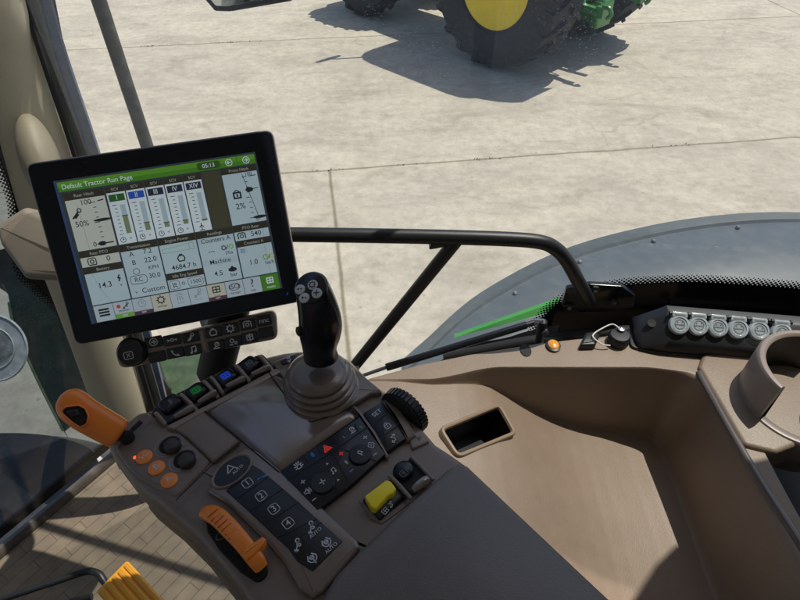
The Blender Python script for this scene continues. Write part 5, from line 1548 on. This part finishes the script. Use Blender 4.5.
# frame edge right of the SET panel
b = MB(); b.slab(A, fillet(AP([(381.5, 401), (387, 397.5), (396, 404), (406, 417), (416, 435), (407, 440.5), (400, 427), (393, 415)], ih), .002, 3), -.02, ih, 'taupe', 0, .003, 4); b.build('wheel_bezel', ar)
# knurled wheel
wu, wv = A.uv(404.5, 409, .002)
WFm = Frame(A.W(wu, wv, -.004), A.Y, ZU, K)    # normal = Y x Z = lateral
b = MB(); RW = .0335; HWD = .0085
b.lathe(WFm, 0, 0, [(.012, -HWD - .001), (RW - .005, -HWD), (RW - .0015, -HWD + .0015), (RW, -HWD + .004), (RW, HWD - .004), (RW - .0015, HWD - .0015), (RW - .005, HWD), (.012, HWD + .001)], 'black_soft', n=64)
for k in range(36):
    a = 2 * pi * k / 36
    c = WFm.W((RW + .0002) * cos(a), (RW + .0002) * sin(a), 0); rd_ = (c - WFm.O).normalized(); tn = rd_.cross(WFm.N)
    b.box(c, rd_ * .0014 * K, tn * .0019 * K, WFm.N * (HWD - .0022) * K, 'black')
b.build('thumb_wheel', ar)
b = MB(); b.slab(A, fillet(AP([(408, 434), (422, 429.5), (430, 441), (412, 449)], .004), .003, 4), -.01, .004, 'taupe_light', 0, .002, 3); icon(b, A, 'tri', *A.uv(418.5, 438, .004), .0075, 'print_dim', .0045, .2, .12); b.build('small_button', ar)

# ---- yellow lever and AUTO paddle in their wells
b = MB(); b.slab(A, fillet(AP([(358, 500), (372, 489), (391, 474), (412, 456), (436, 478), (414, 499), (401, 510), (382, 524), (371, 519)], .0015), .003, 3), -.01, .0015, 'taupe', 0, .001, 2)
b.poly(A, AP([(393, 474.5), (410, 458.5), (431, 480), (413, 497)], .002), .0021, 'void'); b.poly(A, AP([(366, 497), (391, 479), (408, 498), (380, 520)], .002), .0021, 'void'); b.build('lever_bay', ar)
yl = thing('yellow_lever', None, None, tuple(A.W(*A.uv(380, 500, 0), 0))); yl.parent = ar; yl.location = V(yl['_org']) - V(ar['_org'])
YF = Frame(A.W(0, 0, .012), A.X, A.Y, K)
b = MB()
# black wedge body
q = YF.uvs([(364, 502), (389, 483), (402, 495), (378, 517)])
b.slab(A, AP([(362, 502), (391, 481), (405, 498), (380, 522)], .0), -.005, .0065, 'black', .003, .003, 3); b.build('lever_base', yl)
b = MB(); e0 = [(364.5, 498), (386, 481.5), (391, 483), (396.5, 490.5), (393, 495), (388, 497.5), (375.5, 511), (371, 508)]
b.slab(YF, fillet(YF.uvs(e0), .003, 4), -.008, .004, 'yellow', 0, .0018, 3); b.build('yellow_cap', yl)
b = MB(); icon(b, A, 'box', *A.uv(385, 511, .0065), .0085, 'print', .0070, 0, .08); icon(b, A, 'arrows', *A.uv(391, 504.5, .0065), .0075, 'print', .0070, 0, .1); b.build('symbol', yl)
pdl = thing('rocker_paddle', None, None, tuple(A.W(*A.uv(408, 474, 0), 0))); pdl.parent = ar; pdl.location = V(pdl['_org']) - V(ar['_org'])
u, v = A.uv(403.5, 470, .006); b = MB(); b.lathe(A, u, v, [(.0135, .0), (.0132, .006), (.011, .0095), (.006, .0115), (0, .012)], 'key_black', n=26, sv=.9); b.build('thumb_dome', pdl)
b = MB(); rbox(b, A, *A.uv(404, 473.5, .011), .009, .008, .0007, 'print_dim', .0122, .2, -.1); b.text(A, 'III', *A.uv(404, 473.5, .011), .0055, 'print_dim', .0122); b.build('icon', pdl)
b = MB(); a0, a1 = A.W(*A.uv(412.5, 490.5, .009), .009), A.W(*A.uv(428, 478.5, .009), .009); b.tubeK([a0.lerp(a1, k / 5) for k in range(6)], [.0038, .0052, .0056, .0058, .0060, .0045], 'deck_gloss', 12); b.build('finger_bar', pdl)
b = MB(); fp = [A.W(*A.uv(x, y, .009), .009) for x, y in [(389, 475.5), (396, 482), (404, 491), (411, 499)]]; b.tubeK(fp, .0026, 'taupe', 10); b.build('divider_fin', ar)
b = MB(); fp = [A.W(*A.uv(x, y, .006), .006) for x, y in [(411, 457), (420, 466), (433, 480)]]; b.tubeK(fp, .0022, 'taupe', 10); b.build('divider_fin', ar)

# ---- padded rest
ph_ = .014
pd_px = [(318, 640), (321, 606), (326, 590), (336, 574), (360, 549), (405, 506), (436, 478.5), (450, 466), (458, 461), (468, 465), (520, 514), (570, 561), (615, 603), (700, 690), (480, 780)]
b = MB(); pq = fillet(AP(pd_px, ph_ - .003), .008, 5)
lv = [(0, -.03), (0, ph_ - .010), (.0006, ph_ - .0068), (.0025, ph_ - .0034), (.0055, ph_ - .0012), (.0075, ph_ - .0004)]
b.levels(A, pq, lv, 'pad'); b.build('padded_rest', ar, sharp=60)

# ---- joystick
js = thing('joystick', None, None, tuple(A.W(*A.uv(322, 388, .009), .009))); js.parent = ar; js.location = V(js['_org']) - V(ar['_org'])
ju, jv = A.uv(321.5, 387, .009)
b = MB()
pr = [(.0555, .0088), (.0535, .0120), (.0505, .0132), (.0470, .0145), (.0520, .0170), (.0532, .0195), (.0505, .0222), (.0440, .0230), (.0485, .0252), (.0497, .0278), (.0468, .0303), (.0405, .0310), (.0440, .0332), (.0438, .0365), (.0385, .0405), (.030, .0430), (.0, .0440)]
pr = [(r * .92, h) for r, h in pr]
rows = []
lean = V((-.004, .004, 0))
for r, hh in pr:
    rows.append([A.W(ju, jv, hh) + lean * ((hh - .009) / .04) * K + V((cos(a), sin(a), 0)) * r * K for a in [2 * pi * k / 48 for k in range(49)]])
b.grid(rows, 'taupe_gloss', True); b.build('rubber_boot', js, sharp=80)
g0 = A.W(ju, jv, .044) + V((.004, .004, 0)) * K
# grip: lofted sections following the photographed outline
gx = PZ(321, 363, 0)  # unused anchor
Yg = g0.y
secs = [(321, 357, .0225, .019), (320, 351, .0215, .019), (319.5, 344, .0225, .0205), (320, 335, .0255, .0225), (320.5, 326, .0265, .0235), (319.5, 316, .0258, .0235), (317, 305, .0240, .0225), (314, 295, .0222, .0215), (311.5, 288, .0208, .0205)]
rows = []
for x, y, rx, ry in secs:
    c = PY(x, y, Yg)
    rows.append((c, rx, ry))
RR = []
for i, (c, rx, ry) in enumerate(rows):
    t = i / (len(rows) - 1)
    tilt = V((0, -1, 0)) * .22 * t
    ax = (rows[min(i + 1, len(rows) - 1)][0] - rows[max(i - 1, 0)][0]).normalized()
    axt = (ax + V((-.10, -.45, 0)) * t).normalized()
    xx = (RT - axt * RT.dot(axt)).normalized(); yy = axt.cross(xx)
    RR.append([c + xx * rx * K * cos(a) + yy * ry * K * sin(a) for a in [2 * pi * k / 32 for k in range(33)]])
topc, topax = rows[-1][0], axt
RS = [list(r) for r in zip(*[catmull(c, 4) for c in zip(*RR)])]
b = MB(); b.grid(RS, 'black_gloss')
TF = Frame(topc, xx, yy, K)
tt = [[TF.W(.0208 * k * cos(a), .0205 * k * sin(a), hh) for a in [2 * pi * q / 32 for q in range(33)]] for k, hh in [(1, 0), (.97, .0022), (.9, .0036), (.8, .0042), (0.02, .0046)]]
b.grid(tt, 'black_gloss'); b.build('grip', js, sharp=70)
for (x, y), nm in [((300, 289.3), 'minus'), ((312.5, 284.8), 'gear'), ((304.2, 297.8), 'arrowc'), ((316.6, 293), 'plus')]:
    u, v = TF.uv(x, y, .0052); b = MB()
    b.lathe(TF, u, v, [(.0062, .004), (.0060, .0056), (.0050, .0060), (0, .0061)], 'print', n=22); o = b.build('grip_button', js)
    b = MB()
    if nm == 'minus': b.disk(TF, u - .0018, v, .0012, 'key_black', .0063, n=10); b.disk(TF, u + .0018, v, .0012, 'key_black', .0063, n=10)
    elif nm == 'arrowc': b.disk(TF, u - .0016, v, .0014, 'key_black', .0063, n=10); b.disk(TF, u + .0020, v - .0005, .0011, 'key_black', .0063, n=10)
    else: icon(b, TF, nm, u, v, .0085, 'key_black', .0063, 0, .16)
    b.build('symbol', o)
sbp = PY(300, 331, Yg - .010 * K)
b = MB(); SBF = Frame(sbp, V((.55, -.83, 0)), V((0, .1, 1)), K); b.lathe(SBF, 0, 0, [(.007, -.004), (.0066, .003), (.004, .0045), (0, .005)], 'black', n=18, su=.8); b.build('side_button', js)
# small keys at the front of the joystick plate
b = MB(); b.slab(A, fillet(AP([(280, 361), (294, 354.5), (298, 358), (283, 364.5)], .011), .001, 2), 0, .011, 'key_black', 0, .001, 2); sk = b.build('small_key', ar)
b = MB(); icon(b, A, 'arrows', *A.uv(289, 359.3, .011), .010, 'print', .0116, 0, .14); b.build('icon', sk)
# ================================================================== light, sky, camera
EL = radians(66); AZM = V((.8, .6))
S_ = V((AZM.x * cos(EL), AZM.y * cos(EL), sin(EL)))
sd = bpy.data.lights.new('sun', 'SUN'); sd.energy = SUN_E; sd.angle = radians(.5); sd.color = (1, .93, .82)
so = bpy.data.objects.new('sun', sd); COL.objects.link(so); so.rotation_euler = S_.to_track_quat('Z', 'Y').to_euler(); so.location = (3, 2, 8)
w = bpy.data.worlds.new('World'); scene.world = w; w.use_nodes = True
nt = w.node_tree
for n in list(nt.nodes): nt.nodes.remove(n)
o = nt.nodes.new('ShaderNodeOutputWorld'); bg = nt.nodes.new('ShaderNodeBackground'); sk = nt.nodes.new('ShaderNodeTexSky')
sk.sky_type = 'NISHITA'; sk.sun_disc = False; sk.sun_elevation = EL; sk.sun_rotation = atan2(AZM.x, AZM.y); sk.dust_density = 1.5
bg.inputs['Strength'].default_value = SKY_E
nt.links.new(sk.outputs[0], bg.inputs[0]); nt.links.new(bg.outputs[0], o.inputs[0])
cd = bpy.data.cameras.new('camera'); cd.sensor_fit = 'HORIZONTAL'; cd.sensor_width = 36; cd.lens = 36 * FPX / 800; cd.clip_start = .01; cd.clip_end = 2000
co = bpy.data.objects.new('camera', cd); COL.objects.link(co); co.location = CAM; co.rotation_euler = (pi / 2 - PITCH, 0, 0); scene.camera = co
scene.view_settings.view_transform = 'Standard'; scene.view_settings.look = 'None'; scene.view_settings.exposure = 0; scene.view_settings.gamma = 1
scene.render.engine = 'CYCLES'
scene.cycles.max_bounces = 8; scene.cycles.transparent_max_bounces = 12; scene.cycles.use_denoising = True
for ob in bpy.data.objects:
    if '_org' in ob: del ob['_org']
